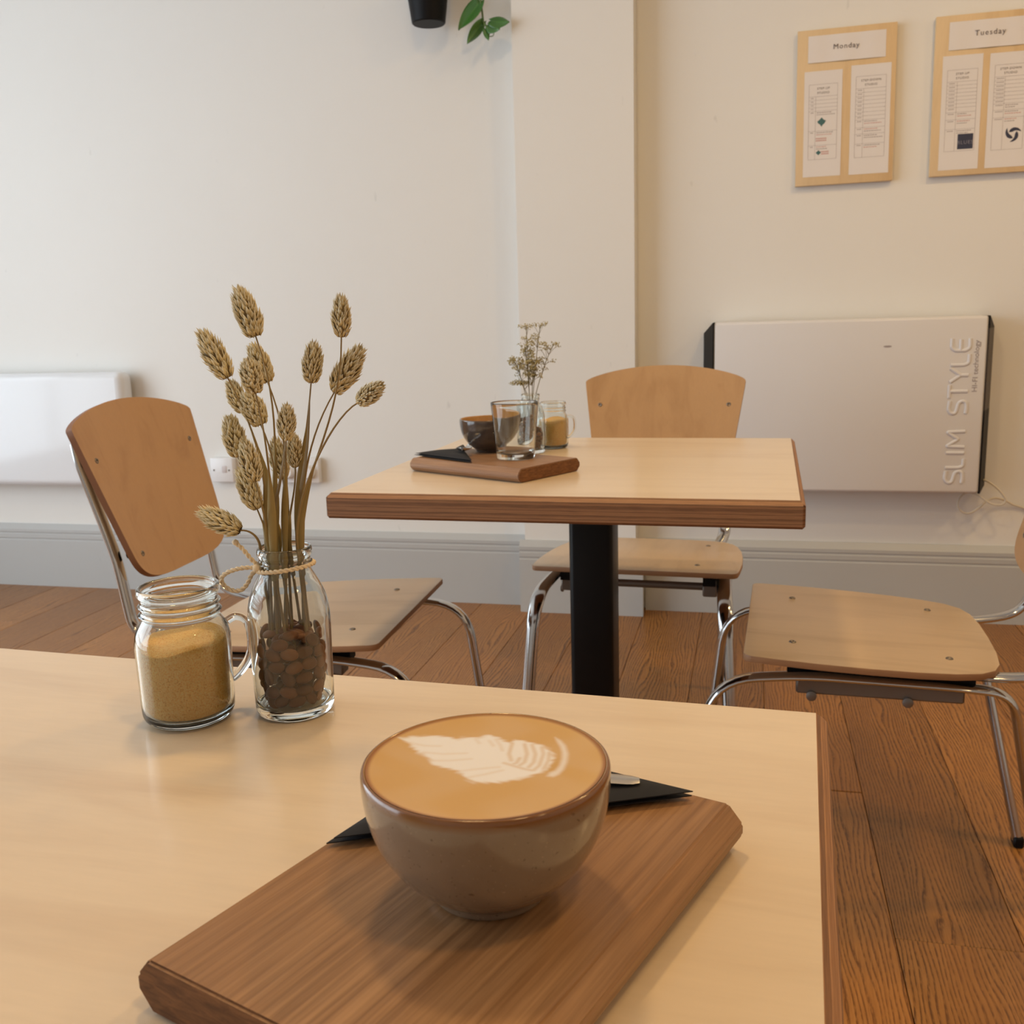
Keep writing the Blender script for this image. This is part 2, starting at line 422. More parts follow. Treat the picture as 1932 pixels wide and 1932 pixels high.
# storage heater
ht = thing('wall_heater', 'white slim wall heater with black end caps and embossed lettering', 'heater', (.282, RY1, .44))
def heater_shell():
    z0, z1 = 0, .537; bmx = bmesh.new()
    box_bm(-.402, .402, -.115, -.012, z0, z1, .010, 3, bm=bmx); return bmx
link('front_panel', bm_mesh('front_panel', heater_shell(), .7), M_heater, ht)
def cap(sgn, z0, z1, mat, top=False, bottom=False):
    # tapered cap: narrow at the front, wide at the wall
    xf0, xf1 = .400, .4035; xb = .436
    o = [(-.116, xf1), (-.020, xb), (-.008, xb), (-.008, xf0), (-.116, xf0)]
    v = []
    for i, z in enumerate((z0, z1)):
        for y, x in o:
            zz = z
            if top and i == 1 and x == xb: zz = z - .034
            if bottom and i == 0 and x == xb: zz = z + .012
            v.append((sgn * x, y, zz))
    n = 5; f = [(i, (i + 1) % n, n + (i + 1) % n, n + i) for i in range(n)] + [tuple(range(n)), tuple(range(2 * n - 1, n - 1, -1))]
    return link('end_cap', fix(pydata('end_cap', v, f)), mat, ht)
cap(-1, 0, .537, M_black, True, True)
cap(1, 0, .255, M_black, False, True); cap(1, .255, .50, M_dgrey); cap(1, .50, .537, M_black, True)
v = [(.012 * math.cos(a), -.1158, .452 + .0028 * math.sin(a)) for a in [2 * PI * i / 20 for i in range(20)]]
v = [(x + .119, y, z) for x, y, z in v]
link('indicator_slot', pydata('indicator_slot', v, [tuple(range(20))]), M_inkgrey, ht)
# lettering read bottom to top: glyph strokes in (u along reading direction, w = up of the letter)
G = {'S': [[(.95, .95), (.35, 1), (.03, .86), (.05, .6), (.4, .52), (.8, .46), (.97, .28), (.9, .06), (.5, 0), (.03, .04)]],
     'L': [[(.04, 1), (.04, .25), (.22, 0), (.95, 0)]], 'I': [[(.5, 0), (.5, 1)]],
     'M': [[(.02, 0), (.06, 1), (.5, .35), (.94, 1), (.98, 0)]], 'T': [[(0, 1), (1, 1)], [(.5, 1), (.5, 0)]],
     'Y': [[(0, 1), (.5, .42), (1, 1)], [(.5, .42), (.5, 0)]], 'E': [[(.97, 1), (.25, 1), (.04, .8), (.04, .2), (.25, 0), (.97, 0)], [(.05, .5), (.9, .5)]]}
u = .032; H = .051
for ch, wd in (('S', .047), ('L', .038), ('I', .026), ('M', .058), (' ', .044), ('S', .049), ('T', .047), ('Y', .050), ('L', .043), ('E', .046)):
    strokes = []
    for st_ in G.get(ch, []):   # letters stand with their tops towards -x, reading upwards
        pts = [Vector((.352 - b * H, -.1158, u + a * (wd - .008))) for a, b in st_]
        strokes.append(sweep('s', fillet(pts, .006, 4) if len(pts) > 2 else pts, .0026, .0052, ref=(0, 1, 0), seg=8))
    if strokes: link('embossed_letter', join_meshes('embossed_letter', strokes), M_heater, ht)
    u += wd
me = text_mesh('printed_lettering', 'HI-FI technology', .0205, .0002)
xform(me, Matrix.Translation((.3715, -.1157, .388)) @ Matrix.Rotation(PI / 2, 4, 'X') @ Matrix.Rotation(PI / 2, 4, 'Z') @ Matrix.Diagonal((1.12, 1, 1, 1)))
link('printed_lettering', me, M_inkgrey, ht)
for bx in (-.28, .28): box('wall_bracket', bx - .03, bx + .03, -.013, 0, .1, .43, M_steel, ht)
cab = [(0.690, 3.325, 0.470), (.7150, 3.30, .4709), (.7434, 3.29, .4513), (.7645, 3.285, .4265), (.7701, 3.285, .4099), (.7587, 3.285, .3980), (.7312, 3.285, .4009), (.7092, 3.29, .4140), (.6933, 3.30, .4256), (.665, 3.31, .432), (.6421, 3.305, .4146), (.6373, 3.30, .3891), (.6506, 3.30, .3707), (.6739, 3.30, .3677), (.7036, 3.305, .3868), (.7152, 3.31, .3988), (.745, 3.325, .412), (.7771, 3.335, .4045), (.8070, 3.345, .3881), (.8327, 3.348, .3799), (.90, 3.349, .355), (1.15, 3.349, .30)]
tag(link('power_cable', sweep('power_cable', spline(cab, 6), .0032, seg=8), M_cord), 'cream power cable looped below the right end of the wall heater', 'cable')

# sockets
def plate(name, label, x0, x1, z0, z1):
    t = thing(name, label, 'socket', ((x0 + x1) / 2, RY1, z0))
    w2 = (x1 - x0) / 2; h = z1 - z0
    link('face_plate', bm_mesh('face_plate', box_bm(-w2, w2, -.032, 0, 0, h, .004, 2), .7), M_plastic, t)
    return t, w2, h
t, w2, h = plate('wall_outlet', 'single white square wall outlet beside the left chair back', -1.974, -1.882, .435, .526)
for sx in (-.031, .031):
    me = lathe('fixing_screw', [(0, 0), (.0034, 0), (.0034, .0012), (0, .0012)], 12); xform(me, Matrix.Translation((sx, -.032, h / 2)) @ Matrix.Rotation(PI / 2, 4, 'X')); link('fixing_screw', me, M_screw, t)
box('outlet_insert', .002, .022, -.0335, -.030, h / 2 - .010, h / 2 + .016, plain('outlet_insert', (.62, .56, .55), .5), t, .001)
t, w2, h = plate('double_socket', 'double white wall socket with two round plugs left of the far table', -1.695, -1.535, .435, .527)
for sx in (-.040, .040):
    me = lathe('plug', [(0, .022), (.020, .022), (.0255, .016), (.0265, 0), (0, 0)], 28, angle=.8); xform(me, Matrix.Translation((sx, -.032, h / 2 - .004)) @ Matrix.Rotation(PI / 2, 4, 'X')); link('plug', me, M_plastic, t)
for sx in (-.013, .009): box('rocker_switch', sx - .006, sx + .006, -.0345, -.031, h / 2 + .014, h / 2 + .034, M_plastic, t, .001)

# notice boards
def strip(bm, x0, x1, z0, z1, y): 
    vs = [bm.verts.new(p) for p in ((x0, y, z0), (x1, y, z0), (x1, y, z1), (x0, y, z1))]; bm.faces.new(vs)
def noticeboard(name, label, x0, x1, z0, z1, rot, head, hdr, lists):
    t = thing(name, label, 'notice board', (x0, RY1, z0)); t.rotation_euler = (0, rot, 0)
    box('plywood_panel', 0, x1 - x0, -.021, -.003, 0, z1 - z0, M_board_ply, t, .0012)
    yb = -.0213
    # heading sheet, slightly buckled
    a0, a1, b0, b1 = hdr; nx = 14; v, f = [], []
    for i in range(nx + 1):
        for j in range(2):
            s = i / nx; lift = .0022 * (1 - j) * math.sin(PI * s) ** 2 + .0008 * (1 + math.sin(s * 17))
            v.append((a0 - x0 + (a1 - a0) * s, yb - .0004 - lift, b0 - z0 + (b1 - b0) * j))
    for i in range(nx): f.append((2 * i, 2 * i + 2, 2 * i + 3, 2 * i + 1))
    hp = link('heading_paper', pydata('heading_paper', v, f, True), M_paper, t)
    me = text_mesh('lettering', head, .0205 if len(head) == 6 else .0215, .0001, bold=0.0)
    xform(me, Matrix.Translation(((a0 + a1) / 2 - x0 - .002, yb - .0034, (b0 + b1) / 2 - z0 + .002)) @ Matrix.Rotation(PI / 2, 4, 'X'))
    link('lettering', me, M_ink, hp)
    for (a0, a1, b0, b1, ttl, rows, col, logos) in lists:
        a0 -= x0; a1 -= x0; b0 -= z0; b1 -= z0; W = a1 - a0; Hh = b1 - b0
        pv = [(a0, yb - .0003, b0), (a1, yb - .0003, b0), (a1, yb - .0003, b1), (a0, yb - .0003, b1)]
        lp = link('list_paper', pydata('list_paper', pv, [(0, 1, 2, 3)]), M_paper, t)
        bm = bmesh.new(); y = yb - .0006; lw = .0007
        L, R_, T, B = a0 + .13 * W, a1 - .12 * W, b1 - .125 * Hh, b0 + .165 * Hh
        if ttl[0].endswith('DOWN'): T = b1 - .105 * Hh; B = b0 + .155 * Hh
        for z in [T, B] + [T + (B - T) * r for r in rows]: strip(bm, L, R_, z - lw / 2, z + lw / 2, y)
        cx_ = L + col * (R_ - L); zt = T + (B - T) * rows[0]
        for x in (L, R_): strip(bm, x - lw / 2, x + lw / 2, B, T, y)
        strip(bm, cx_ - lw / 2, cx_ + lw / 2, B, zt, y)
        link('table_rules', bm_mesh('table_rules', bm), M_inkgrey, lp)
        ms = []
        for i, s in enumerate(ttl):
            m = text_mesh('l', s, .0088, .00005, bold=0.0); xform(m, Matrix.Translation(((L + R_) / 2, y - .0001, T - (.35 + .36 * i) * (T - zt))) @ Matrix.Rotation(PI / 2, 4, 'X')); ms.append(m)
        link('list_title', join_meshes('list_title', ms), M_ink, lp)
        rr = list(rows) + [1.0]; g, rd = bmesh.new(), bmesh.new()
        for i in range(len(rr) - 1):
            za, zb = T + (B - T) * rr[i], T + (B - T) * rr[i + 1]
            zc = za - min(.0045, (za - zb) * .5)
            xx = L + .006
            while xx < cx_ - .006: strip(g, xx, xx + .003, zc - .0011, zc + .0011, y); xx += .0042
            if za - zb > .016:
                for q in range(2):
                    xx = cx_ + .004; xe = cx_ + (R_ - cx_) * random.uniform(.5, .85)
                    while xx < xe:
                        d = random.uniform(.002, .006); strip(rd if (i + q) % 3 == 0 else g, xx, xx + d, zc - .0011 - q * .006, zc + .0011 - q * .006, y); xx += d + .0016
        link('small_print', bm_mesh('small_print', g), M_inkgrey, lp)['kind'] = 'stuff'
        if len(rd.verts): link('small_print', bm_mesh('small_print', rd), M_inkred, lp)['kind'] = 'stuff'
        else: rd.free()
        for lg in logos:
            kind, lx, lz, ls = lg; X = L + lx * (R_ - L); Z = T + (B - T) * lz
            if kind == 'leaf':
                o = [(0, 1), (.35, .55), (.95, .25), (.6, -.35), (.25, -.6), (0, -1), (-.3, -.55), (-.75, -.25), (-.95, .15), (-.45, .5)]
                link('logo', pydata('logo', [(X + a * ls, y - .0001, Z + b * ls) for a, b in o], [tuple(range(len(o)))]), M_green, lp)
            elif kind == 'red':
                b2 = bmesh.new()
                for q in range(2):
                    xx = X
                    while xx < X + ls: strip(b2, xx, xx + .0035, Z - q * .006 - .0018, Z - q * .006 + .0018, y); xx += .0045
                link('logo', bm_mesh('logo', b2), M_inkred, lp)
            elif kind == 'square':
                lo = link('logo', pydata('logo', [(X - ls, y - .0001, Z - ls), (X + ls, y - .0001, Z - ls), (X + ls, y - .0001, Z + ls), (X - ls, y - .0001, Z + ls)], [(0, 1, 2, 3)]), M_navy, lp)
                m = text_mesh('l', 'BLUES', .0145, .00005); xform(m, Matrix.Translation((X, y - .0004, Z - .003)) @ Matrix.Rotation(PI / 2, 4, 'X'))
                m.materials.append(plain('pale_print', (.22, .21, .25), .8)); lo2 = link('list_title', m, None, lp)
            elif kind == 'swirl':
                b2 = bmesh.new()
                for ph in range(3):
                    pa = []; n = 14
                    for i in range(n + 1):
                        s = i / n; th = ph * PI * 2 / 3 + .2 + s * 2.5
                        wv = .46 * math.sin(PI * s) ** .7
                        ro = 1.0 - .50 * s
                        pa.append(((ro) * ls * math.cos(th), ro * ls * math.sin(th), (ro - wv) * ls * math.cos(th), (ro - wv) * ls * math.sin(th)))
                    for a_, b_ in zip(pa[:-1], pa[1:]):
                        vs = [b2.verts.new((X + p[0], y - .0001, Z + p[1])) for p in ((a_[0], a_[1]), (b_[0], b_[1]), (b_[2], b_[3]), (a_[2], a_[3]))]; b2.faces.new(vs)
                link('logo', bm_mesh('logo', b2), M_navy, lp)
    return t
UP, DN = ['STEP-UP', 'STUDIO'], ['STEP-DOWN', 'STUDIO']
noticeboard('notice_board', 'plywood notice board headed Monday with two class lists', .121, .405, 1.385, 1.834, -.008, 'Monday', (.1523, .3744, 1.740, 1.816),
            [(.1430, .2533, 1.4100, 1.716, UP, [.16, .208, .256, .305, .353, .62, .81], .24, [('leaf', .46, .50, .0135), ('red', .27, .72, .030), ('leaf', .37, .91, .008), ('red', .47, .90, .022)]),
             (.2780, .3920, 1.4090, 1.7230, DN, [.15, .198, .246, .294, .342, .39, .438, .486, .535, .63, .71, .83], .26, [])])
noticeboard('notice_board', 'plywood notice board headed Tuesday at the right edge of the photo', .510, .805, 1.391, 1.839, -.004, 'Tuesday', (.5470, .772, 1.743, 1.820),
            [(.5331, .6431, 1.4070, 1.728, UP, [.145, .19, .235, .28, .325, .37, .415, .46, .52, .61, .73], .34, [('square', .70, .885, .0215)]),
             (.6619, .775, 1.4060, 1.7255, DN, [.14, .185, .23, .275, .32, .365, .41, .455, .53, .62], .34, [('swirl', .68, .82, .0235)])])

# hanging pot and trailing plant
pot = thing('plant_pot', 'black tapered plant pot on the wall at the top of the photo', 'pot', (-1.022, 3.255, 1.937))
me = lathe('pot_body', [(0, 0), (.050, 0), (.0535, .003), (.072, .14), (.0745, .142), (.0745, .150), (.069, .150), (.066, .12), (0, .118)], 40, angle=.7); link('pot_body', me, M_black, pot)
box('wall_hook', -.012, .012, .066, .1, .105, .16, M_black, pot)
M_leaf = vcol('pothos_leaf', .35, coat=.2)
def leaf_mesh(name, base, tip, side, width, droop=.2, cup_=.25, heart=True, nu=10, nv=6, c1=(.035, .12, .02), c2=(.09, .24, .04)):
    base, tip, side = Vector(base), Vector(tip), Vector(side); ax = tip - base; L = ax.length; ax.normalize()
    side = (side - ax * side.dot(ax)).normalized(); nrm = side.cross(ax)
    v, f, c = [], [], []
    for i in range(nu + 1):
        s = i / nu
        wd = width * (math.sin(PI * min(1, s * .93 + .07)) ** .8) * (1 - .45 * s) * 1.35 if heart else width * math.sin(PI * (s * .96 + .02)) ** .7
        for j in range(-nv, nv + 1):
            q = j / nv; back = -.16 * L * abs(q) ** 1.5 * (1 - s) ** 2 if heart else 0
            v.append(base + ax * (s * L + back) + side * (q * wd) + nrm * (cup_ * wd * abs(q) - droop * L * s * s + .02 * L * math.sin(5 * s + 3 * q)))
            vein = max(0, 1 - abs(q) * 9); c.append([a + (b - a) * (.35 * s + .5 * vein + .2 * abs(q)) for a, b in zip(c1, c2)])
    m_ = 2 * nv + 1
    for i in range(nu):
        for j in range(2 * nv): f.append((i * m_ + j, i * m_ + j + 1, (i + 1) * m_ + j + 1, (i + 1) * m_ + j))
    me = pydata(name, v, f, True); at = me.color_attributes.new('Col', 'FLOAT_COLOR', 'POINT')
    for i, cc in enumerate(c): at.data[i].color = (*cc, 1)
    return me
def thicken(o, t):
    m = o.modifiers.new('thickness', 'SOLIDIFY'); m.thickness = t; m.offset = 0
plant = thing('trailing_pothos', 'green trailing pothos vine hanging beside the black wall pot', 'plant', (-1.022, 3.255, 2.06))
def rel(t, p): return tuple(Vector(p) - Vector(t.location))
M_stem = plain('vine_stem', (.10, .17, .04), .5)
vine = [(-1.0, 3.25, 2.055), (-.985, 3.24, 2.10), (-.945, 3.235, 2.118), (-.89, 3.245, 2.10), (-.858, 3.255, 2.05), (-.8505, 3.26, 2.01), (-.8496, 3.26, 1.989), (-.8456, 3.26, 1.9546), (-.8413, 3.255, 1.9278), (-.8282, 3.25, 1.9079), (-.8218, 3.25, 1.889)]
link('stem', sweep('stem', spline([rel(plant, p) for p in vine], 6), .0030, seg=8), M_stem, plant)
link('tendril', sweep('tendril', spline([rel(plant, p) for p in [(-.841, 3.255, 1.928), (-.838, 3.255, 1.90), (-.828, 3.255, 1.885), (-.812, 3.255, 1.884), (-.807, 3.25, 1.895)]], 5), .0014, seg=6), M_stem, plant)
for b, t_, sd, wd, dr in (((-.853, 3.262, 1.990), (-.915, 3.262, 1.903), (-.8, .15, -.55), .030, -.18), ((-.843, 3.25, 1.925), (-.8955, 3.24, 1.864), (.55, .75, -.4), .018, .06),
                          ((-.815, 3.245, 1.925), (-.753, 3.24, 1.914), (.2, .5, 1), .020, .05), ((-.824, 3.25, 1.918), (-.783, 3.235, 1.893), (.5, .3, .9), .021, .08),
                          ((-.836, 3.25, 1.905), (-.824, 3.245, 1.868), (1, .3, .2), .009, .05), ((-.95, 3.23, 2.118), (-.98, 3.20, 2.18), (1, 0, .3), .03, .1), ((-.89, 3.24, 2.10), (-.83, 3.20, 2.14), (.3, .4, .9), .03, .1)):
    o = link('leaf', leaf_mesh('leaf', rel(plant, b), rel(plant, t_), sd, wd, dr), M_leaf, plant); thicken(o, .0006)

# ------------------------------------------------------------------ tables
def table(name, label, cx, cy, W, D, rot):
    t = thing(name, label, 'table', (cx, cy, 0), rot)
    th = .040; c = .0075; bm = box_bm(-W / 2, W / 2, -D / 2, D / 2, 0, th)
    top = [e for e in bm.edges if all(v.co.z > th - 1e-6 for v in e.verts)]
    bmesh.ops.bevel(bm, geom=top, offset=c, segments=1, affect='EDGES')
    bot = [e for e in bm.edges if all(v.co.z < 1e-6 for v in e.verts)]
    bmesh.ops.bevel(bm, geom=bot, offset=.004, segments=1, affect='EDGES')
    cor = [e for e in bm.edges if abs(e.verts[0].co.z - e.verts[1].co.z) > .02]
    bmesh.ops.bevel(bm, geom=cor, offset=.004, segments=3, affect='EDGES')
    me = bm_mesh('tabletop', bm); me.materials.append(M_ply); me.materials.append(M_birch_x)
    for p in me.polygons: p.material_index = 1 if p.normal.z > .95 else 0
    link('tabletop', me, None, t, (0, 0, .75 - th))
    box('column', -.040, .040, -.040, .040, .012, .698, M_post, t, .010, 3)
    box('mounting_plate', -.15, .15, -.15, .15, .698, .7095, M_post, t, .002)
    box('base_plate', -.16, .16, -.16, .16, .001, .014, M_post, t, .003)
    return t
table('cafe_table', 'pale plywood table in the foreground carrying the latte', -.322, .302, .715, .715, math.radians(-2.75))
table('cafe_table', 'square plywood table with black column at the far wall', -.276, 1.757, .716, .722, math.radians(-1.0))

# ------------------------------------------------------------------ chairs
def sst(a, b, x): x = max(0, min(1, (x - a) / (b - a))); return x * x * (3 - 2 * x)
def screw_head(t, p, nrm, r=.0062):
    me = lathe('screw', [(0, .0012), (r * .35, .0010), (r * .4, .0022), (r * .8, .0022), (r, .0004), (r, -.001), (0, -.001)], 14)
    q = Vector((0, 0, 1)).rotation_difference(Vector(nrm)); xform(me, Matrix.Translation(p) @ q.to_matrix().to_4x4())
    return link('screw', me, M_screw, t)
def seat_z(y): return .4585 - .050 * y
def chair(label, loc, rotz, rear_hw=.165, foot_hw=.16, foot_y=.51, seatm=None, backm=None):
    t = thing('stacking_chair', label, 'chair', loc, rotz, 'plywood and chrome chairs at the far table')
    half = [(.216, 0), (.224, .004), (.2285, .014), (.2310, .05), (.2325, .12), (.2290, .20), (.2220, .27), (.2110, .325), (.1960, .365), (.1740, .388), (.1400, .4005), (.080, .4065), (0, .408)]
    out = [(x, y) for x, y in half] + [(-x, y) for x, y in half[-2::-1]]
    me = prism('seat', out, -.006, .006, .0022, 2)
    for v in me.vertices: v.co.z += seat_z(v.co.y) - .006
    me.update(); me.materials.append(seatm or M_birch_seat); me.materials.append(M_ply_seat)
    for p in me.polygons: p.material_index = 0 if abs(p.normal.z) > .8 else 1
    st = link('seat', me, None, t)
    for x, y in ((.136, .078), (-.136, .078), (.139, .325), (-.139, .325)): screw_head(st, (x, y, seat_z(y) - .0002), (0, .05, 1))
    # backrest shell
    nu, nv = 40, 14; T_ = .0062; v, f = [], []
    z0, z1 = .536, .872; BY, BT = .478, .33
    def bp(tt, r):
        a = abs(tt); cr = 1 - max(0, 1 - a ** 3.6) ** (1 / 3.6)
        b_ = z0 + .075 * cr; tp = z1 - .034 * a * a - .020 * (1 - max(0, 1 - a ** 8) ** (1 / 8)); z = b_ + (tp - b_) * r
        hw = .166 + (.218 - .166) * (z - z0) / (z1 - z0); x = tt * hw
        y = BY + BT * (z - z0) - .013 * (x / .2) ** 2
        return Vector((x, y, z))
    for side in (-1, 1):
        for i in range(nu + 1):
            for j in range(nv + 1):
                p = bp(math.sin(PI / 2 * (-1 + 2 * i / nu)), j / nv); v.append((p.x, p.y + side * T_, p.z - side * T_ * .33))
    n1 = (nu + 1) * (nv + 1); idx = lambda s, i, j: s * n1 + i * (nv + 1) + j
    for i in range(nu):
        for j in range(nv):
            f.append((idx(0, i, j), idx(0, i + 1, j), idx(0, i + 1, j + 1), idx(0, i, j + 1))); f.append((idx(1, i, j), idx(1, i, j + 1), idx(1, i + 1, j + 1), idx(1, i + 1, j)))
    nmain = len(f); ring = [(i, 0) for i in range(nu + 1)] + [(nu, j) for j in range(1, nv + 1)] + [(i, nv) for i in range(nu - 1, -1, -1)] + [(0, j) for j in range(nv - 1, 0, -1)]
    for (i, j), (k, l) in zip(ring, ring[1:] + ring[:1]): f.append((idx(0, i, j), idx(1, i, j), idx(1, k, l), idx(0, k, l)))
    me = pydata('backrest', v, f); me.materials.append(backm or M_birch_back); me.materials.append(M_ply_back)
    for k, p in enumerate(me.polygons): p.material_index = 0 if k < nmain else 1
    fix(me, angle=.7)
    bk = link('backrest', me, None, t)
    for x, z in ((.170, .772), (-.170, .772), (.142, .592), (-.142, .592)):
        y = BY + BT * (z - z0) - .013 * (x / .2) ** 2; screw_head(bk, (x, y - T_ + .0004, z), (0, -1, .1))
        me = lathe('spacer', [(0, 0), (.010, 0), (.010, .017), (0, .017)], 14, angle=.7); xform(me, Matrix.Translation((x, y + T_ - .001, z)) @ Matrix.Rotation(-PI / 2, 4, 'X')); link('spacer', me, M_black, bk)
    for s in (-1, 1):
        path = fillet([(s * .232, -.098, .012), (s * .206, -.052, .405), (s * .193, .10, .418), (s * .186, .335, .412), (s * rear_hw * 1.08, .418, .398), (s * foot_hw, foot_y, .012)], [.075, .05, .05, .075], 8)
        fr = link('leg_frame', sweep('leg_frame', path, [.0165 - .0015 * sst(.40, .33, p.z) for p in path], [.0066 + .0034 * sst(.40, .30, p.z) for p in path], ref=(1, 0, 0), seg=16), M_chrome, t)
        for px, py, dx in ((s * .232, -.098, 1), (s * foot_hw, foot_y, 1)):
            me = bm_mesh('rubber_foot', box_bm(px - .0165, px + .0165, py - .009, py + .009, .0005, .022, .003, 1), .7); link('rubber_foot', me, M_black, fr)
        path = fillet([(s * .150, .16, .424), (s * .157, .42, .421), (s * .168, .500, .440), (s * .168, .521, .590), (s * .172, .572, .770), (s * .172, .5765, .805)], [.05, .07, .03, .03], 8)
        link('back_post', sweep('back_post', path, .0150, .0072, ref=(1, 0, 0), seg=14), M_chrome, t)
        br = link('bracket', bm_mesh('bracket', box_bm(s * .163 - .016, s * .163 + .016, .085, .345, .380, .409, .003, 1), .7), M_steel, t)
        box('seat_pad', s * .163 - .014, s * .163 + .014, .07, .36, .409, seat_z(.36) - .0115, M_black, br)
        for by in (.11, .26):
            me = lathe('bolt', [(0, 0), (.0085, 0), (.0085, .005), (.005, .007), (0, .007)], 14, angle=.7); xform(me, Matrix.Translation((s * .179, by, .378)) @ Matrix.Rotation(s * PI / 2, 4, 'Y')); link('bolt', me, M_steel, br)
    link('crossbar', sweep('crossbar', [(-.16, .12, .395), (.16, .12, .395)], .009, seg=12), M_steel, t)
    return t
M_ply_back = plain('backrest_edge', (.24, .10, .04), .5)
chair('plywood chair with chrome legs standing left of the far table', (-.634, 1.768, 0), math.radians(92.5))
chair('plywood chair facing the camera behind the far table', (-.2500, 2.112, 0), math.radians(-2.5))
chair('plywood chair cut by the right edge of the photo, seat facing the table', (.002, 1.812, 0), math.radians(-92), rear_hw=.150, foot_hw=.10, foot_y=.50)

# ------------------------------------------------------------------ near table things
TZ = .75
def serving_board(label, c, rot, L, W, th, mat):
    ch = .0075; z0 = TZ + .0005
    prof = [(-W / 2, th * .36), (-W / 2 + ch * .3, th * .36), (0, 0)]
    P2 = [(-W / 2 + ch, 0), (W / 2 - ch, 0), (W / 2, th * .36), (W / 2, th * .62), (W / 2 - ch, th), (-W / 2 + ch, th), (-W / 2, th * .62), (-W / 2, th * .36)]
    bm = bmesh.new(); a = [bm.verts.new((-L / 2, y, z)) for y, z in P2]; b = [bm.verts.new((L / 2, y, z)) for y, z in P2]; n = len(P2)
    bm.faces.new(a); bm.faces.new(b[::-1])
    for i in range(n): bm.faces.new((a[i], b[i], b[(i + 1) % n], a[(i + 1) % n]))
    bmesh.ops.recalc_face_normals(bm, faces=bm.faces)
    bmesh.ops.bevel(bm, geom=bm.edges[:], offset=.0011, segments=2, affect='EDGES')
    me = bm_mesh('serving_board', bm, .5); me.materials.append(mat); me.materials.append(M_oak_end)
    for p in me.polygons: p.material_index = 1 if abs(p.normal.x) > .8 else 0
    o = link('serving_board', me, None, None, (c[0], c[1], z0), (0, 0, rot))
    return tag(o, label, 'board')
serving_board('oak serving board with chamfered sides under the latte cup', (-.1127, .3745), math.radians(70.7), .225, .160, .0225, M_oak)
serving_board('oak serving board on the far table under glass and dark cup', (-.4300, 1.6380), math.radians(-28), .252, .160, .0225, M_oak2)
BZ = TZ + .0232

def cup(name, label, c, R, hgt, base, m_out, m_in, fill=None):
    t = thing(name, label, 'cup', (c[0], c[1], BZ)); k = R / .051; hk = hgt / .057
    out = [(0, .0012), (.019, .0012), (.0205, 0), (.0235, 0), (.0248, .0015), (.0262, .0045), (.0315, .0085), (.0385, .0155), (.0445, .0245), (.0485, .0345), (.0505, .0450), (.0510, .0535), (.0506, .0562), (.0498, .0570), (.0490, .0566), (.0484, .0550), (.0474, .0450), (.0450, .0345), (.0405, .0245), (.0340, .0155), (.0240, .0085), (.010, .0060), (0, .0056)]
    me = lathe('cup_body', [(r * k, z * hk) for r, z in smooth_prof(out, 3)], 96); me.materials.append(m_out); me.materials.append(m_in)
    for p in me.polygons:
        c_ = p.center; r = math.hypot(c_.x, c_.y)
        p.material_index = 1 if (c_.x * p.normal.x + c_.y * p.normal.y) < 0 and c_.z > .005 * hk else 0
    link('cup_body', me, None, t); return t
M_cup = ceramic('speckled_stoneware', (.26, .185, .125), (.205, .14, .09), (.20, .078, .018), .0560)
M_cup_in = ceramic('speckled_stoneware_inside', (.42, .24, .075), (.36, .19, .055))
M_cup2 = ceramic('dark_stoneware', (.085, .062, .048), (.060, .043, .034), (.10, .055, .02), .0600)
M_cup2_in = ceramic('amber_glaze', (.50, .27, .075), (.42, .21, .05))
lat = cup('coffee_cup', 'brown speckled stoneware cup of latte with fern foam art', (-.103, .364), .0510, .0570, .024, M_cup, M_cup_in)
BODY = [(-0.0433, 0.0171), (-0.0392, 0.0192), (-0.0339, 0.0215), (-0.0283, 0.0227), (-0.0231, 0.023), (-0.0189, 0.0213), (-0.0171, 0.023), (-0.0129, 0.0237), (-0.0097, 0.0243), (-0.0077, 0.0264), (-0.0051, 0.0279), (-0.0012, 0.0257), (0.002, 0.0232), (0.0049, 0.0216), (0.0068, 0.0247), (0.0096, 0.0248), (0.0136, 0.0231), (0.0171, 0.022), (0.0203, 0.0206), (0.0234, 0.0173), (0.0262, 0.0122), (0.0267, 0.006), (0.0259, -0.0003), (0.0249, -0.0037), (0.0229, -0.0053), (0.0209, -0.0071), (0.0183, -0.0102), (0.0148, -0.0125), (0.0107, -0.015), (0.0052, -0.0167), (-0.0001, -0.017), (-0.0036, -0.0152), (-0.0071, -0.0113), (-0.0104, -0.0082), (-0.0146, -0.0071), (-0.0192, -0.0058), (-0.022, -0.0038), (-0.025, 0.0008), (-0.0277, 0.0027), (-0.0311, 0.0054), (-0.0348, 0.0097), (-0.0378, 0.0129)]
ARC = [(0.0231, 0.0299), (0.0261, 0.0273), (0.0291, 0.0225), (0.0317, 0.0147), (0.0326, 0.007), (0.0325, 0.0001), (0.0314, -0.0045), (0.0296, -0.007), (0.0269, -0.0068), (0.0272, -0.0033), (0.0291, -0.0012), (0.0299, 0.0035), (0.0298, 0.0096), (0.0287, 0.0158), (0.0269, 0.0212), (0.0246, 0.0259)]
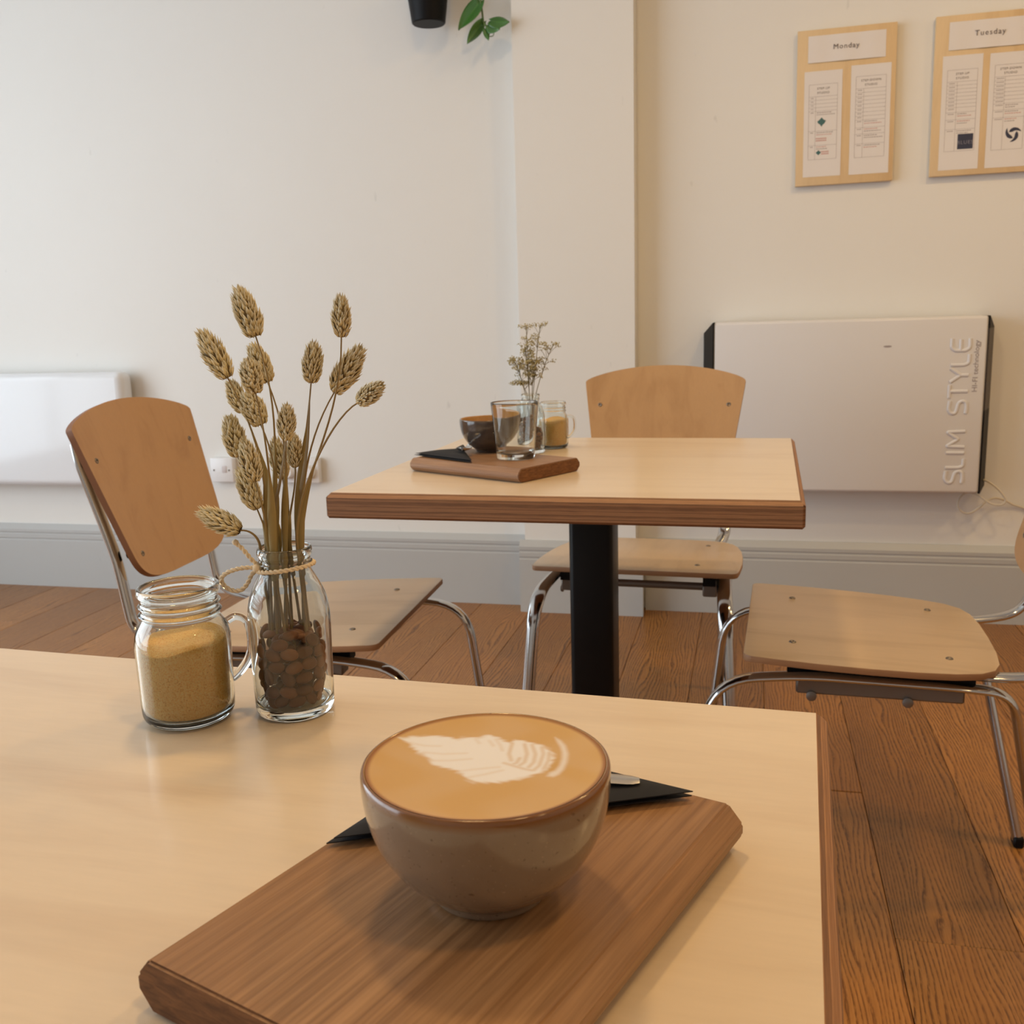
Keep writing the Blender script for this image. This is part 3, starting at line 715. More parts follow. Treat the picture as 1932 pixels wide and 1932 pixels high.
STREAKS = [[(0.0062, 0.021), (0.0073, 0.0105), (0.0097, 0.0045)], [(0.0126, 0.0074), (0.0123, 0.0027), (0.0114, 0.0017)], [(0.0116, 0.0211), (0.0147, 0.0118), (0.0154, 0.004), (0.0141, 0.0007)], [(0.0149, 0.0208), (0.0182, 0.0124), (0.0191, 0.0046), (0.0181, -0.0002)], [(0.0195, 0.0191), (0.0215, 0.0129), (0.022, 0.0021), (0.0206, -0.0027)], [(0.0235, 0.0149), (0.0247, 0.0072), (0.0243, -0.0006)], [(-0.0018, 0.0239), (0.0019, 0.0177), (0.0038, 0.0131)], [(-0.0042, 0.0218), (-0.0012, 0.0172)], [(-0.0103, 0.0224), (-0.0078, 0.0186)], [(0.0073, 0.0018), (0.0164, -0.002), (0.02, -0.0028)], [(-0.015, 0.0234), (-0.0178, 0.0203)], [(-0.0287, 0.0058), (-0.02, 0.0057), (-0.0106, 0.0081)], [(-0.0235, -0.0013), (-0.0154, 0.0001), (-0.0071, 0.0032)], [(-0.0086, -0.0086), (-0.0013, -0.0051), (0.0062, -0.0022)], [(-0.0044, -0.0138), (0.002, -0.0097), (0.0082, -0.0049)], [(-0.0372, 0.0135), (-0.0301, 0.0122), (-0.0237, 0.013)]]
def seg_d(x, y, a, b):
    dx, dy = b[0] - a[0], b[1] - a[1]; t = max(0, min(1, ((x - a[0]) * dx + (y - a[1]) * dy) / (dx * dx + dy * dy + 1e-12)))
    return math.hypot(x - a[0] - t * dx, y - a[1] - t * dy)
def poly_sd(x, y, pl):
    ins = False; d = 9.0
    for a, b in zip(pl, pl[1:] + pl[:1]):
        if (a[1] > y) != (b[1] > y) and x < (b[0] - a[0]) * (y - a[1]) / (b[1] - a[1]) + a[0]: ins = not ins
        d = min(d, seg_d(x, y, a, b))
    return d if ins else -d
def latte_surface():
    nr, na, R = 84, 220, .0489; v = [(0, 0, 0)]; f = []; c = []
    for i in range(1, nr + 1):
        for k in range(na):
            r = R * i / nr; z = .0012 * (i / nr) ** 10
            v.append((r * math.cos(2 * PI * k / na), r * math.sin(2 * PI * k / na), z))
    for k in range(na): f.append((0, 1 + k, 1 + (k + 1) % na))
    for i in range(nr - 1):
        for k in range(na): f.append((1 + i * na + k, 1 + (i + 1) * na + k, 1 + (i + 1) * na + (k + 1) % na, 1 + i * na + (k + 1) % na))
    crema, cream, edge = (.60, .355, .118), (.83, .79, .76), (.30, .115, .028)
    for x, y, z in v:
        r = math.hypot(x, y) / R
        w_ = .0007 * math.sin(900 * x + 5 * math.sin(400 * y)) + .0005 * math.sin(1300 * y + 300 * x)
        w1 = sst(-.0015, .0018, poly_sd(x, y, BODY) + w_ * .6); w2 = .72 * sst(-.0012, .0014, poly_sd(x, y, ARC))
        m = max(w1, w2)
        sk = 0
        for s in STREAKS:
            for a, b in zip(s[:-1], s[1:]):
                d = seg_d(x, y, a, b); sk = max(sk, (1 - sst(.0, .0017, d)) * (.46 if s[0][0] > .0 else .22))
        m *= (1 - sk); m += .10 * sst(.0, 1, .5 + .5 * math.sin(150 * x + 90 * y + 2 * math.sin(120 * y))) * (1 - m) * .6
        col = [a + (b - a) * m for a, b in zip(crema, cream)]
        e = sst(.95, .995, r); col = [a + (b - a) * e for a, b in zip(col, edge)]
        c.append(col)
    me = pydata('latte', v, f, True); at = me.color_attributes.new('Col', 'FLOAT_COLOR', 'POINT')
    for i, cc in enumerate(c): at.data[i].color = (*cc, 1)
    return fix(me, True)
o = link('latte', latte_surface(), vcol('latte_foam', .38, spec=.35), lat, (0, 0, .0557)); o['label'] = 'tan coffee with white fern of milk foam'

cup2 = cup('coffee_cup', 'dark stoneware cup with amber inside on the far serving board', (-.4560, 1.7230), .0555, .0600, .026, M_cup2, M_cup2_in)

# napkins: folded triangles, several soft layers
def napkin(label, A, B, C, z, seed, lay=2, puff=.006):
    rnd = random.Random(seed); A, B, C = [Vector((*p, 0)) for p in (A, B, C)]; org = (A + B + C) / 3; n = 16
    t = tag(bpy.data.objects.new('paper_napkin', None), label, 'napkin'); COL.objects.link(t); t.location = (org.x, org.y, z)
    for l in range(lay):
        v, f = [], []; sh = 1 - .02 * l; off = Vector((rnd.uniform(-.002, .002), rnd.uniform(-.001, .001), 0)); ix = {}
        for side in (0, 1):
            for i in range(n + 1):
                for j in range(n + 1 - i):
                    a, b = i / n, j / n; c = 1 - a - b
                    p = (A * a + B * b + C * c - org) * sh + off
                    e = min(a, b, c) * 3
                    ed = min(1, e * 7) ** .5; zz = l * .0030 + .0018 + puff * (l / lay) * e ** .6 * (.7 + .5 * math.sin(7 * a + 3 * b + seed)) + (side - .5) * .0034 * (.15 + .85 * ed)
                    ix[(side, i, j)] = len(v); v.append((p.x, p.y, zz))
        for side in (0, 1):
            for i in range(n):
                for j in range(n - i):
                    f.append((ix[(side, i, j)], ix[(side, i + 1, j)], ix[(side, i, j + 1)]))
                    if j < n - i - 1: f.append((ix[(side, i + 1, j)], ix[(side, i + 1, j + 1)], ix[(side, i, j + 1)]))
        bd = [(i, 0) for i in range(n)] + [(n - j, j) for j in range(n)] + [(0, n - j) for j in range(n)]
        for (i, j), (k, m_) in zip(bd, bd[1:] + bd[:1]): f.append((ix[(0, i, j)], ix[(0, k, m_)], ix[(1, k, m_)], ix[(1, i, j)]))
        link('folded_layer', fix(pydata('folded_layer', v, f), angle=1.0), M_napkin, t)
    return t
napkin('black folded paper napkin tucked behind the latte cup', (-.1830, .3805), (-.0235, .4560), (-.1430, .4960), BZ + .0002, 1)
napkin('black folded paper napkin on the left of the far serving board', (-.5780, 1.6560), (-.4480, 1.5700), (-.5100, 1.7250), BZ + .0002, 4)
def spoon(label, p0, p1, z, L=.128, roll=0):
    a = Vector((*p0, z)); d = Vector((*p1, z)) - a; ang = math.atan2(d.y, d.x)
    t = tag(bpy.data.objects.new('teaspoon', None), label, 'spoon'); COL.objects.link(t); t.location = a; t.rotation_euler = (0, 0, ang)
    v, f = [], []; n = 26
    for i in range(n + 1):
        s = i / n; x = s * .088; wd = .0052 - .0022 * sst(.15, .75, s); 
        if s < .05: wd *= (.55 + 9 * s)
        zz = .0016 + .004 * math.sin(PI * s) * .6 + .001
        for y, q in ((-wd, 0), (-wd * .6, .0007), (0, .0010), (wd * .6, .0007), (wd, 0), (wd * .6, -.0008), (0, -.001), (-wd * .6, -.0008)): v.append((x, y, zz + q))
    for i in range(n):
        for k in range(8): f.append((i * 8 + k, i * 8 + (k + 1) % 8, (i + 1) * 8 + (k + 1) % 8, (i + 1) * 8 + k))
    f += [tuple(range(7, -1, -1)), tuple(n * 8 + k for k in range(8))]
    link('handle', fix(pydata('handle', v, f), angle=.9), M_spoon, t)
    v, f = [], []; nu, nv = 16, 10
    for side in (0, 1):
        for i in range(nu + 1):
            for j in range(nv + 1):
                s, q = i / nu, j / nv * 2 - 1; wd = .0140 * max(.0, math.sin(PI * (s * .93 + .05))) ** .65
                v.append((.086 + .042 * s, q * wd, .0012 + .0055 * (abs(q) ** 2 + (2 * s - 1) ** 2 * .7) * .8 + side * .0009))
    nn = (nu + 1) * (nv + 1); g = lambda s, i, j: s * nn + i * (nv + 1) + j
    for s in (0, 1):
        for i in range(nu):
            for j in range(nv): f.append((g(s, i, j), g(s, i + 1, j), g(s, i + 1, j + 1), g(s, i, j + 1)))
    ring = [(i, 0) for i in range(nu + 1)] + [(nu, j) for j in range(1, nv + 1)] + [(i, nv) for i in range(nu - 1, -1, -1)] + [(0, j) for j in range(nv - 1, 0, -1)]
    for (i, j), (k, l) in zip(ring, ring[1:] + ring[:1]): f.append((g(0, i, j), g(1, i, j), g(1, k, l), g(0, k, l)))
    link('bowl', fix(pydata('bowl', v, f), angle=1.0), M_spoon, t)
    return t
spoon('steel teaspoon handle showing on the napkin behind the latte cup', (-.0505, .4560), (-.150, .4370), BZ + .0056)
spoon('dark teaspoon lying on the black napkin of the far board', (-.5000, 1.7600), (-.4840, 1.6300), BZ + .0085)

# jar mug of sugar
JAR_OUT = [(0, 0), (.024, 0), (.0300, .0012), (.0340, .0045), (.0352, .0100), (.0356, .0250), (.0360, .0480), (.0358, .0560), (.0340, .0630), (.0305, .0685), (.0290, .0710), (.0292, .0730), (.0312, .0742), (.0292, .0758), (.0290, .0785), (.0310, .0800), (.0290, .0816), (.0290, .0850), (.0305, .0865), (.0312, .0885), (.0306, .0912), (.0290, .0920)]
JAR_IN = [(.0274, .0912), (.0268, .0885), (.0266, .0730), (.0280, .0690), (.0312, .0640), (.0330, .0570), (.0333, .0480), (.0329, .0250), (.0325, .0100), (.0300, .0060), (.024, .0045), (0, .0042)]
KJ, KB = .85, .872
JAR_OUT = [(r * KJ, z) for r, z in JAR_OUT]; JAR_IN = [((r + .0006) * KJ if r > .02 else r * KJ, z) for r, z in JAR_IN]
def jar_mug(label, c, hang, lsug):
    t = thing('sugar_jar', label, 'jar', (c[0], c[1], TZ + .0003))
    link('glass_body', lathe('glass_body', smooth_prof(JAR_OUT, 3)[:-1] + smooth_prof([JAR_OUT[-1]] + JAR_IN, 3), 72), M_glass, t)
    d = Vector((math.cos(hang), math.sin(hang), 0)); pts = [d * .0296 + Vector((0, 0, .0620)), d * .0360 + Vector((0, 0, .0640)), d * .0430 + Vector((0, 0, .0590)), d * .0452 + Vector((0, 0, .0460)), d * .0430 + Vector((0, 0, .0340)), d * .0360 + Vector((0, 0, .0250)), d * .0299 + Vector((0, 0, .0210))]
    sp = spline(pts, 5); link('handle', sweep('handle', sp, .0042, .0027, ref=tuple(d.cross(Vector((0, 0, 1)))), seg=12), M_glass, t)
    # sugar
    nr, na = 16, 64; prof = [(0, .0050), (.019, .0052), (.0246, .0068), (.0270, .0108), (.0276, .0250), (.0279, .0450)]
    v, f = [], []; rings = []
    for r, z in prof[1:]: rings.append([(r, z)] * na)
    for r in (.0279, .0275, .0260, .021, .014, .007):
        rings.append([(r, None)] * na)
    v.append((0, 0, .005)); 
    for ri, ring in enumerate(rings):
        for k in range(na):
            r, z = ring[k]; a = 2 * PI * k / na; x, y = r * math.cos(a), r * math.sin(a)
            if z is None: z = .0560 + .10 * (x * .6 + y * .8) + .0008 * math.sin(170 * x + 60 * y) + .0006 * math.sin(260 * y) - (.0012 if r > .0274 else 0)
            v.append((x, y, z))
    v.append((0, 0, .0565)); top = len(v) - 1
    for k in range(na): f.append((0, 1 + (k + 1) % na, 1 + k))
    for i in range(len(rings) - 1):
        for k in range(na): f.append((1 + i * na + k, 1 + i * na + (k + 1) % na, 1 + (i + 1) * na + (k + 1) % na, 1 + (i + 1) * na + k))
    for k in range(na): f.append((1 + (len(rings) - 1) * na + k, 1 + (len(rings) - 1) * na + (k + 1) % na, top))
    s = link('sugar', fix(pydata('sugar', v, f), True), M_sugar, None, (c[0], c[1], TZ + .0003))
    tag(s, lsug, 'sugar', kind='stuff')
    return t
def sugar_mat():
    m, nt, b = new_mat('brown_sugar'); P(b, rough=.75)
    v = coords(nt, (1, 1, 1)); n = noise(nt, v, 900, 2, .6); n2 = noise(nt, v, 1500, 2, .6); n3 = noise(nt, v, 60, 3)
    c = ramp(nt, n, [(.28, (.62, .26, .05)), (.43, (.97, .54, .145)), (.70, (.98, .72, .28))])
    c = mixc(nt, ramp(nt, n3, [(.35, (0, 0, 0)), (.75, (.4, .4, .4))]), c, (.95, .50, .125))
    nt.links.new(c, b.inputs['Base Color']); bump(nt, b, n2, .8, .0012); return m
M_sugar = sugar_mat()
jar_mug('glass jar mug of brown sugar at the left front of the near table', (-.3632, .5590), math.radians(45), 'pale brown sugar filling the glass jar on the near table')
jar_mug('small glass jar mug of sugar on the far table behind the bottle', (-.3850, 1.9460), math.radians(-8), 'amber sugar in the jar on the far table')

# milk bottles with coffee beans
BOT_OUT = [(0, .0020), (.018, .0020), (.0245, 0), (.0278, .0008), (.0298, .0040), (.0302, .0100), (.0308, .0400), (.0312, .0600), (.0308, .0700), (.0290, .0790), (.0255, .0870), (.0220, .0930), (.0195, .0970), (.0185, .1000), (.0190, .1025), (.0205, .1035), (.0195, .1050), (.0192, .1070), (.0205, .1085), (.0207, .1110), (.0200, .1135), (.0188, .1140)]
BOT_IN = [(.0176, .1130), (.0170, .1085), (.0164, .1000), (.0178, .0960), (.0205, .0915), (.0240, .0855), (.0270, .0775), (.0286, .0690), (.0289, .0600), (.0285, .0400), (.0279, .0120), (.0262, .0075), (.020, .0062), (0, .0060)]
BOT_OUT = [(r * KB, z) for r, z in BOT_OUT]; BOT_IN = [((r + .0007) * KB if r > .015 else r * KB, z) for r, z in BOT_IN]
bot_me = lathe('bottle_glass', smooth_prof(BOT_OUT, 3)[:-1] + smooth_prof([BOT_OUT[-1]] + BOT_IN, 3), 72); bot_me.materials.append(M_glass)
def bottle(label, c):
    o = link('glass_bottle', bot_me, None, None, (c[0], c[1], TZ + .0003)); return tag(o, label, 'bottle')
BC = (-.2980, .5840); FC = (-.4140, 1.8720)
bottle('small clear milk bottle of coffee beans holding dried canary grass', BC)
bottle('small clear bottle behind the drinking glass on the far table', FC)
def bean_mesh():
    nu, nv = 14, 10; v, f = [], []; a, b, c = .0060, .0042, .0032
    for i in range(nv + 1):
        ph = PI * i / nv
        for k in range(nu):
            th = 2 * PI * k / nu; x = a * math.cos(ph); y = b * math.sin(ph) * math.cos(th); z = c * math.sin(ph) * math.sin(th)
            if z < 0:
                z *= .45; z += .0016 * math.exp(-(y / .0008) ** 2) * math.sin(ph)
            v.append((x, y + (.0004 * math.sin(x * 500) if z < 0 else 0), z))
    for i in range(nv):
        for k in range(nu): f.append((i * nu + k, i * nu + (k + 1) % nu, (i + 1) * nu + (k + 1) % nu, (i + 1) * nu + k))
    return fix(pydata('coffee_bean', v, f), True)
def bean_mat():
    m, nt, b = new_mat('roasted_bean'); P(b, rough=.5, spec=.3)
    oi = N(nt, 'ShaderNodeObjectInfo'); c = ramp(nt, oi.outputs['Random'], [(0, (.11, .036, .013)), (.6, (.19, .068, .026)), (1, (.28, .110, .045))])
    nt.links.new(c, b.inputs['Base Color']); bump(nt, b, noise(nt, coords(nt, (1, 1, 1), True), 500, 2), .2, .0005); return m
bmes = bean_mesh(); bmes.materials.append(bean_mat())
def beans(c, label, group, layers, top):
    z = TZ + .0113; rr = random.Random(3)
    for l in range(layers):
        n = 11; r0 = .0196 if l else .0170; ph = rr.uniform(0, 1)
        for k in range(n):
            a = 2 * PI * (k + ph + rr.uniform(-.18, .18)) / n
            if l == layers - 1 and rr.random() < .35: continue
            o = link('coffee_bean', bmes, None, None, (c[0] + r0 * math.cos(a), c[1] + r0 * math.sin(a), z + rr.uniform(-.0012, .0012)))
            q = Quaternion((0, 0, 1), a) @ Quaternion((0, 1, 0), PI / 2 * rr.choice((1, 1, -1))) @ Quaternion((0, 0, 1), rr.uniform(-1.1, 1.1) + PI / 2) @ Quaternion((1, 0, 0), rr.uniform(-.25, .25))
            o.rotation_euler = q.to_euler(); tag(o, label, 'coffee bean', group)
        for k in range(6):
            a = 2 * PI * (k + ph) / 6; o = link('coffee_bean', bmes, None, None, (c[0] + .0095 * math.cos(a), c[1] + .0095 * math.sin(a), z + rr.uniform(-.001, .001)))
            o.rotation_euler = (rr.uniform(-.6, .6), rr.uniform(-.5, .5), rr.uniform(0, 6)); tag(o, label, 'coffee bean', group)
        z += .0084
    for k in range(top):
        a = k * 2.4; r = .0140 * math.sqrt((k + .5) / top)
        o = link('coffee_bean', bmes, None, None, (c[0] + r * math.cos(a), c[1] + r * math.sin(a), z - .0075 + rr.uniform(-.0015, .002)))
        o.rotation_euler = (rr.uniform(-.6, .6), rr.uniform(-.5, .5), rr.uniform(0, 6)); tag(o, label, 'coffee bean', group)
beans(BC, 'roasted brown coffee bean inside the bottle on the near table', 'coffee beans in the near bottle', 6, 14)
beans(FC, 'dark coffee bean inside the bottle on the far table', 'coffee beans in the far bottle', 5, 10)

# twine bow round the near bottle
TW_LOOP = [(-0.3114, 0.5720, 0.8521), (-0.3210, 0.5700, 0.8522), (-0.3296, 0.569, 0.8501), (-0.3357, 0.569, 0.8467), (-0.3376, 0.57, 0.8426), (-0.3361, 0.572, 0.8380), (-0.3309, 0.573, 0.8356), (-0.3250, 0.573, 0.8366), (-0.3203, 0.573, 0.8414), (-0.3168, 0.573, 0.8473), (-0.3118, 0.5735, 0.8512)]
TW_TAIL = [(-0.3105, 0.573, 0.8520), (-0.3148, 0.571, 0.8574), (-0.3182, 0.57, 0.8623), (-0.3216, 0.57, 0.8661), (-0.3252, 0.57, 0.8688)]
M_twine = plain('cotton_twine', (.80, .64, .43), .9)
def rope(name, path, r, parent, twist=900, closed=False):
    # resample evenly, then two plies twisted round the path
    path = [Vector(p) for p in path]; out = []; acc = 0; prev = None; strands = [[], []]; s = 0
    last = None
    for i, p in enumerate(path):
        t = (path[min(i + 1, len(path) - 1)] - path[max(i - 1, 0)]).normalized()
        base = last if last is not None else (Vector((0, 0, 1)) if abs(t.z) < .9 else Vector((0, 1, 0)))
        a = (base - t * base.dot(t)).normalized(); b = t.cross(a); last = a
        if i: s += (p - path[i - 1]).length
        for k in (0, 1):
            th = s * twist + k * PI; strands[k].append(p + (a * math.cos(th) + b * math.sin(th)) * r * .55)
    return link(name, join_meshes(name, [sweep('s', st, r * .66, seg=6) for st in strands]), M_twine, parent)
tw = thing('twine_bow', 'cream cotton twine tied in a bow round the near bottle neck', 'string', (BC[0], BC[1], .8500))
def relp(o, ps): return [Vector(p) - Vector(o.location) for p in ps]
ringp = [(BC[0] +   .0186 * math.cos(a), BC[1] + .0186 * math.sin(a), .8505 + .0020 * math.sin(a + 1.9)) for a in [3.9 + 2 * PI * i / 90 for i in range(91)]]
rope('neck_loop', relp(tw, ringp), .0014, tw)
rope('bow_loop', relp(tw, spline(TW_LOOP, 10)), .0014, tw)
rope('tail', relp(tw, spline(TW_TAIL, 10)), .0013, tw)
me = lathe('knot', smooth_prof([(0, -.003), (.0024, -.002), (.0030, 0), (.0022, .002), (0, .003)], 3), 14); link('knot', me, M_twine, tw, rel(tw, (-.3118, .5712, .8520)))
me = lathe('frayed_end', smooth_prof([(0, -.002), (.0017, -.001), (.0020, .001), (0, .0024)], 3), 12); link('frayed_end', me, M_twine, tw, rel(tw, (-.3252, .570, .8690)))

# dried canary grass
HEADS = [((-0.3110, 0.5920, 1.0005), (-0.3191, 0.5880, 1.0319), 0.0084, 'tallest dried grass head, upper left of the bunch', 0), ((-0.3221, 0.5720, 0.9755), (-0.3356, 0.5680, 1.0055), 0.0076, 'dried grass head leaning furthest left in the upper bunch', 0),
    ((-0.3153, 0.6120, 0.9700), (-0.3227, 0.6080, 0.9958), 0.0076, 'dried grass head just below the tallest one, behind another', 1), ((-0.2983, 0.5620, 0.9666), (-0.3001, 0.5580, 0.9879), 0.0077, 'dried grass head tipped towards the camera below the tallest', 0),
    ((-0.3292, 0.6020, 0.9511), (-0.3359, 0.5980, 0.9729), 0.0064, 'small dried grass head half hidden under the leftmost upper head', 0), ((-0.3069, 0.5820, 0.9447), (-0.3138, 0.5780, 0.9665), 0.0084, 'broad dried grass head in the middle of the left cluster', 1),
    ((-0.3389, 0.6070, 0.9204), (-0.3408, 0.6030, 0.9490), 0.0079, 'dried grass head level with the white wall outlet on the left', 0), ((-0.3031, 0.5620, 0.9111), (-0.3066, 0.5580, 0.9377), 0.0064, 'dried grass head in front of the single wall outlet', 1),
    ((-0.3116, 0.5770, 0.8903), (-0.3195, 0.5730, 0.9177), 0.0071, 'lowest upright dried grass head on the left side', 0), ((-0.3194, 0.5670, 0.8778), (-0.3454, 0.5630, 0.8910), 0.0076, 'dried grass head lying sideways over the sugar jar', 0),
    ((-0.2899, 0.5820, 0.9351), (-0.2857, 0.5780, 0.9582), 0.0061, 'upright small dried grass head in the centre of the bunch', 0), ((-0.2947, 0.6020, 0.9145), (-0.2922, 0.5980, 0.9366), 0.0054, 'smallest dried grass head beside a blade in front of the double socket', 1),
    ((-0.3096, 0.6120, 0.9046), (-0.3109, 0.6080, 0.9330), 0.0061, 'dried grass head hidden behind the central stems', 1), ((-0.2792, 0.6020, 0.9702), (-0.2733, 0.5980, 0.9964), 0.0067, 'upright dried grass head right of centre on a thin stem', 0),
    ((-0.2519, 0.5920, 0.9990), (-0.2489, 0.5880, 1.0247), 0.0062, 'tallest dried grass head on the right side', 0), ((-0.2673, 0.6120, 0.9634), (-0.2457, 0.6080, 0.9911), 0.0081, 'dried grass head slanting right below the tallest right one', 1),
    ((-0.2386, 0.5820, 0.9585), (-0.2203, 0.5780, 0.9700), 0.0064, 'small dried grass head bent over at the far right', 0)]
M_head = vcol('grass_head', .8); M_straw = vcol('straw', .7)
def colored(me, cols):
    at = me.color_attributes.new('Col', 'FLOAT_COLOR', 'POINT')
    for i, c in enumerate(cols): at.data[i].color = (*c, 1)
    return me
def grass_head(L, R, seed):
    """egg-shaped spike along +Z of overlapping pointed bracts"""
    rn = random.Random(seed); v, f, c = [], [], []
    prof = lambda s: R * .98 * (math.sin(PI * min(1, (s * .80 + .14))) ** .8)
    nr, na = 9, 10
    for i in range(nr + 1):
        s = i / nr
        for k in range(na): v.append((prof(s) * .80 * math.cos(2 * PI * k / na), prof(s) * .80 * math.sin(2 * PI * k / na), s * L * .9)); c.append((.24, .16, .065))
    for i in range(nr):
        for k in range(na): f.append((i * na + k, i * na + (k + 1) % na, (i + 1) * na + (k + 1) % na, (i + 1) * na + k))
    n = int(230 + 60 * rn.random())
    for q in range(n):
        s = (q + .5) / n; a = q * 2.39996 + rn.uniform(-.25, .25); r = prof(s) * .74
        dirv = Vector((math.cos(a), math.sin(a), 0)); lean = .52 - .34 * s + rn.uniform(-.16, .16)
        ax = (Vector((0, 0, 1)) * math.cos(lean) + dirv * math.sin(lean)).normalized(); sd = ax.cross(dirv).normalized(); nm = sd.cross(ax)
        if nm.dot(dirv) < 0: nm = -nm
        p = dirv * r + Vector((0, 0, s * L * .88 - .001)); bl = L * rn.uniform(.17, .25); bw = R * rn.uniform(.11, .16); k = len(v)
        tip = 1 if True else 0
        br = rn.uniform(.85, 1.2)
        v += [p, p + ax * bl * .45 + sd * bw - nm * bw * .2, p + ax * bl * .45 + nm * bw * .7, p + ax * bl * .45 - sd * bw - nm * bw * .2, p + ax * bl + nm * bw * .15]
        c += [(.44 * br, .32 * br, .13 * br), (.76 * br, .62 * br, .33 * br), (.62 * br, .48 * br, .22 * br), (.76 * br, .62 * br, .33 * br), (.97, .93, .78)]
        f += [(k, k + 2, k + 1), (k, k + 3, k + 2), (k + 1, k + 2, k + 4), (k + 2, k + 3, k + 4)]
    return colored(pydata('seed_head', v, f), c)
rg = random.Random(11); MC = Vector((BC[0], BC[1], .8640))
for i, (b, t_, R, lab, depth) in enumerate(HEADS):
    b, t_ = Vector(b), Vector(t_); ax = (t_ - b); L = ax.length; ax.normalize()
    dxy = Vector((b.x - MC.x, b.y - MC.y, 0)); dxy = dxy.normalized() * min(.0115, dxy.length * .45) if dxy.length > 1e-4 else dxy
    mouth = MC + dxy + Vector((rg.uniform(-.003, .003), rg.uniform(-.003, .003), 0))
    if Vector((mouth.x - MC.x, mouth.y - MC.y, 0)).length > .0125: mouth = MC + (mouth - MC) * .8
    bot = Vector((BC[0] + dxy.x * .7 + rg.uniform(-.007, .007), BC[1] + dxy.y * .6 + rg.uniform(-.006, .006), .7930))
    D = (b - mouth).length
    if i == 9: mouth = MC + Vector((-.0130, -.0080, .0015)); ctl = mouth + Vector((-.004, -.003, .012))
    elif i == 16: ctl = Vector((-.2600, .588, .9500))
    else: ctl = b - ax * D * .42
    path = [bot, bot.lerp(mouth, .5), mouth]
    c2 = mouth + (mouth - bot).normalized() * D * .3
    for k in range(1, 15):
        s = k / 14; path.append(mouth * (1 - s) ** 3 + c2 * 3 * s * (1 - s) ** 2 + ctl * 3 * s * s * (1 - s) + b * s ** 3)
    th = thing('dried_grass_stem', lab, 'dried grass', bot, 0, 'dried canary grass in the bottle')
    rel_p = [p - bot for p in path]; n = len(rel_p)
    rad_ = [.00105 - .00055 * k / (n - 1) for k in range(n)]
    me = sweep('stem', rel_p, rad_, seg=7); link('stem', colored(me, [(.30, .20, .075)] * len(me.vertices)), M_straw, th)
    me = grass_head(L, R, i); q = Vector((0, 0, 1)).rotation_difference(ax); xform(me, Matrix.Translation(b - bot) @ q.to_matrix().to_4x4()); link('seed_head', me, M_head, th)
    # leaf sheath: flat folded blade hugging the lower stem
    if i not in (9, 16):
        k1 = 3 + int((.35 + .4 * rg.random()) * 14) if i != 13 else 13
        seg_p = rel_p[2:k1 + 1]; seg_p = [rel_p[1].lerp(rel_p[2], .4)] + seg_p; m_ = len(seg_p); W = rg.uniform(.0014, .0024)
        wid = [W * (.75 + .5 * math.sin(PI * k / (m_ - 1))) * (1 - (k / (m_ - 1)) ** 4) + .0004 for k in range(m_)]
        ang = rg.uniform(-.8, .8); me = sweep('leaf_sheath', seg_p, wid, [w_ * .42 + .0003 for w_ in wid], ref=(math.cos(ang), math.sin(ang), 0), seg=8)
        g = rg.uniform(.8, 1.15); link('leaf_sheath', colored(me, [(.32 * g, .225 * g, .075 * g)] * len(me.vertices)), M_straw, th)
    if i in (13, 7):
        a0 = rel_p[5 if i != 13 else 6]; tipv = {13: Vector((-.2775, .596, .9660)), 7: Vector((-.2890, .588, .955)), 15: Vector((-.268, .60, .905))}[i] - bot
        me = sweep('leaf_blade', spline([a0, a0.lerp(tipv, .5) + Vector((.002, 0, 0)), tipv], 8), [.0016 * (1 - (k / 16) ** 2) + .0001 for k in range(17)], [.0003] * 17, ref=(.9, -.3, .1), seg=6)
        link('leaf_blade', colored(me, [(.27, .18, .075)] * len(me.vertices)), M_straw, th)

# ------------------------------------------------------------------ far table things
t = thing('drinking_glass', 'clear tapered drinking glass standing on the far serving board', 'glass', (-.3890, 1.6320, BZ))
GP = [(0, .0), (.0295, 0), (.0318, .0012), (.0326, .004), (.0330, .012), (.0405, .0935), (.0404, .0955), (.0398, .0960), (.0393, .0950)]
GI = [(.0388, .0900), (.0322, .0160), (.0314, .0120), (.0280, .0095), (0, .0088)]
me = lathe('tumbler', GP + GI, 64); me.set_sharp_from_angle(angle=.9); link('tumbler', me, M_glass2, t)

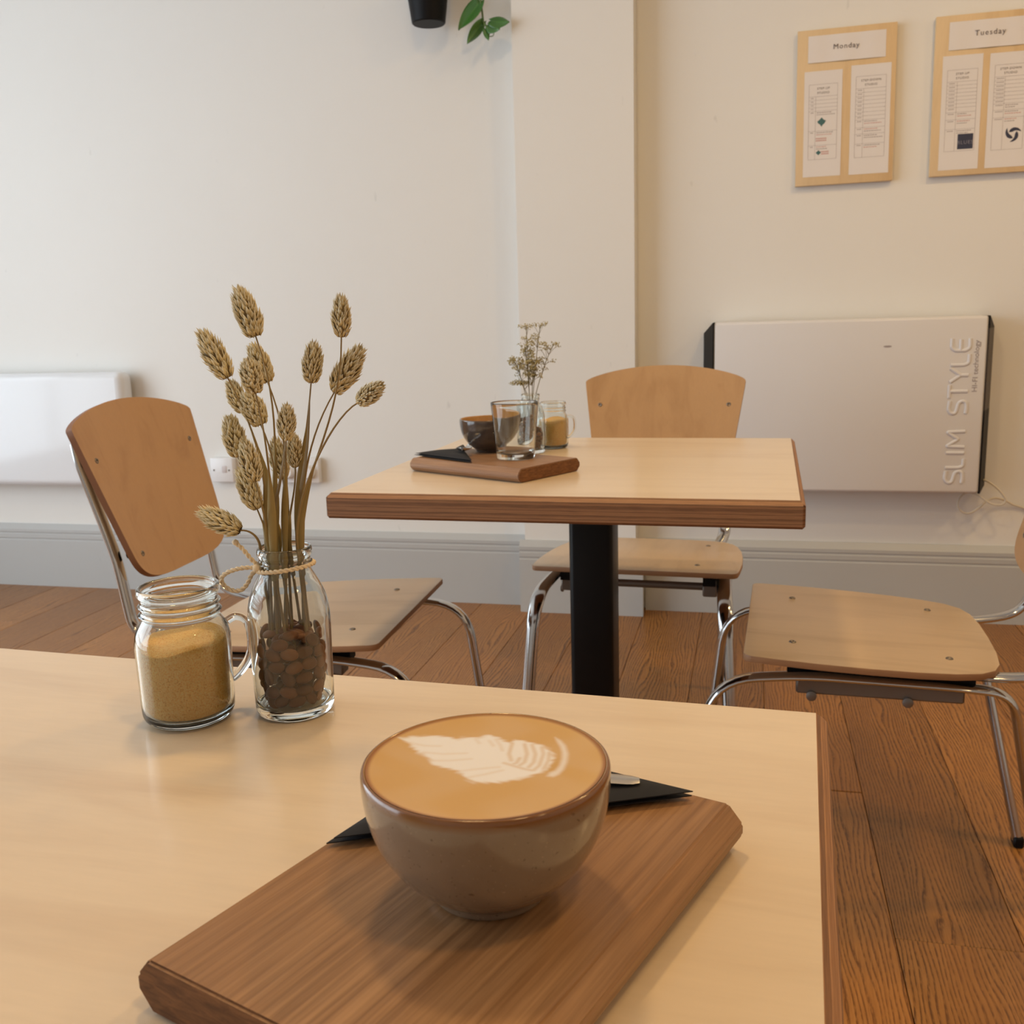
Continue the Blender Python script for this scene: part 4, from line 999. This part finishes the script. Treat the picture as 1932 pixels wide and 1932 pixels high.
# dried sprigs in the far bottle
M_sprig = plain('dried_sprig', (.20, .16, .075), .8); M_bloss = vcol('dried_blossom', .85)
SPR = [((-.444, 1.865, .930), 'left', 5), ((-.418, 1.868, .992), 'tall left', 4), ((-.392, 1.875, .994), 'tall right', 4), ((-.366, 1.870, .958), 'right', 4), ((-.437, 1.86, .885), 'low left', 4), ((-.402, 1.862, .925), 'middle', 6), ((-.420, 1.862, .955), 'centre', 5)]
LBL = {'left': 'dried flower sprig on the left of the far bottle', 'tall left': 'tall dried flower sprig on the left in the far bottle', 'tall right': 'tallest dried flower sprig in the far bottle', 'right': 'dried flower sprig leaning right from the far bottle', 'low left': 'short dried flower sprig drooping left at the far bottle mouth', 'middle': 'bushy dried flower sprig right of the middle in the far bottle', 'centre': 'bushy dried flower sprig at the centre of the far bottle'}
rs = random.Random(21); FM = Vector((FC[0], FC[1], .8640))
for tip, nm, nb in SPR:
    tip = Vector(tip); mth = FM + Vector((max(-.011, min(.011, (tip.x - FM.x) * .3)), rs.uniform(-.006, .006), 0)); bot = Vector((FC[0] + rs.uniform(-.01, .01), FC[1] + rs.uniform(-.01, .01), .785))
    th = thing('dried_flower_sprig', LBL[nm], 'dried flowers', bot, 0, 'dried flowers in the far bottle')
    main = spline([bot, bot.lerp(mth, .6), mth, mth.lerp(tip, .5) + Vector((0, 0, .008)), tip], 5)
    tubes = [sweep('s', [p - bot for p in main], .0007, seg=5)]
    ends = [tip]
    for k in range(nb * 5):
        s = rs.uniform(.22, .98); p = main[int(10 + s * (len(main) - 11))]
        e = p + Vector((rs.uniform(-.016, .016), rs.uniform(-.014, .014), rs.uniform(.004, .024)))
        if e.z > tip.z + .004: e.z = tip.z
        tubes.append(sweep('s', [p - bot, p.lerp(e, .5) + Vector((0, 0, .002)) - bot, e - bot], .0004, seg=4)); ends.append(e)
    link('stem', join_meshes('stem', tubes), M_sprig, th)
    v, f, c = [], [], []
    for e in ends:
        for k in range(9):
            o_ = e + Vector((rs.uniform(-.0055, .0055), rs.uniform(-.005, .005), rs.uniform(-.003, .0045))) - bot; r = rs.uniform(.0008, .0016); i0 = len(v); g = rs.uniform(.7, 1.3)
            v += [o_ + Vector(d) * r for d in ((1, 0, 0), (-1, 0, 0), (0, 1, 0), (0, -1, 0), (0, 0, 1.2), (0, 0, -1))]
            c += [(.40 * g, .34 * g, .17 * g)] * 6
            f += [(i0 + a, i0 + b, i0 + d) for a, b, d in ((0, 2, 4), (2, 1, 4), (1, 3, 4), (3, 0, 4), (2, 0, 5), (1, 2, 5), (3, 1, 5), (0, 3, 5))]
    o = link('blossoms', colored(pydata('blossoms', v, f), c), M_bloss, th); o['kind'] = 'stuff'
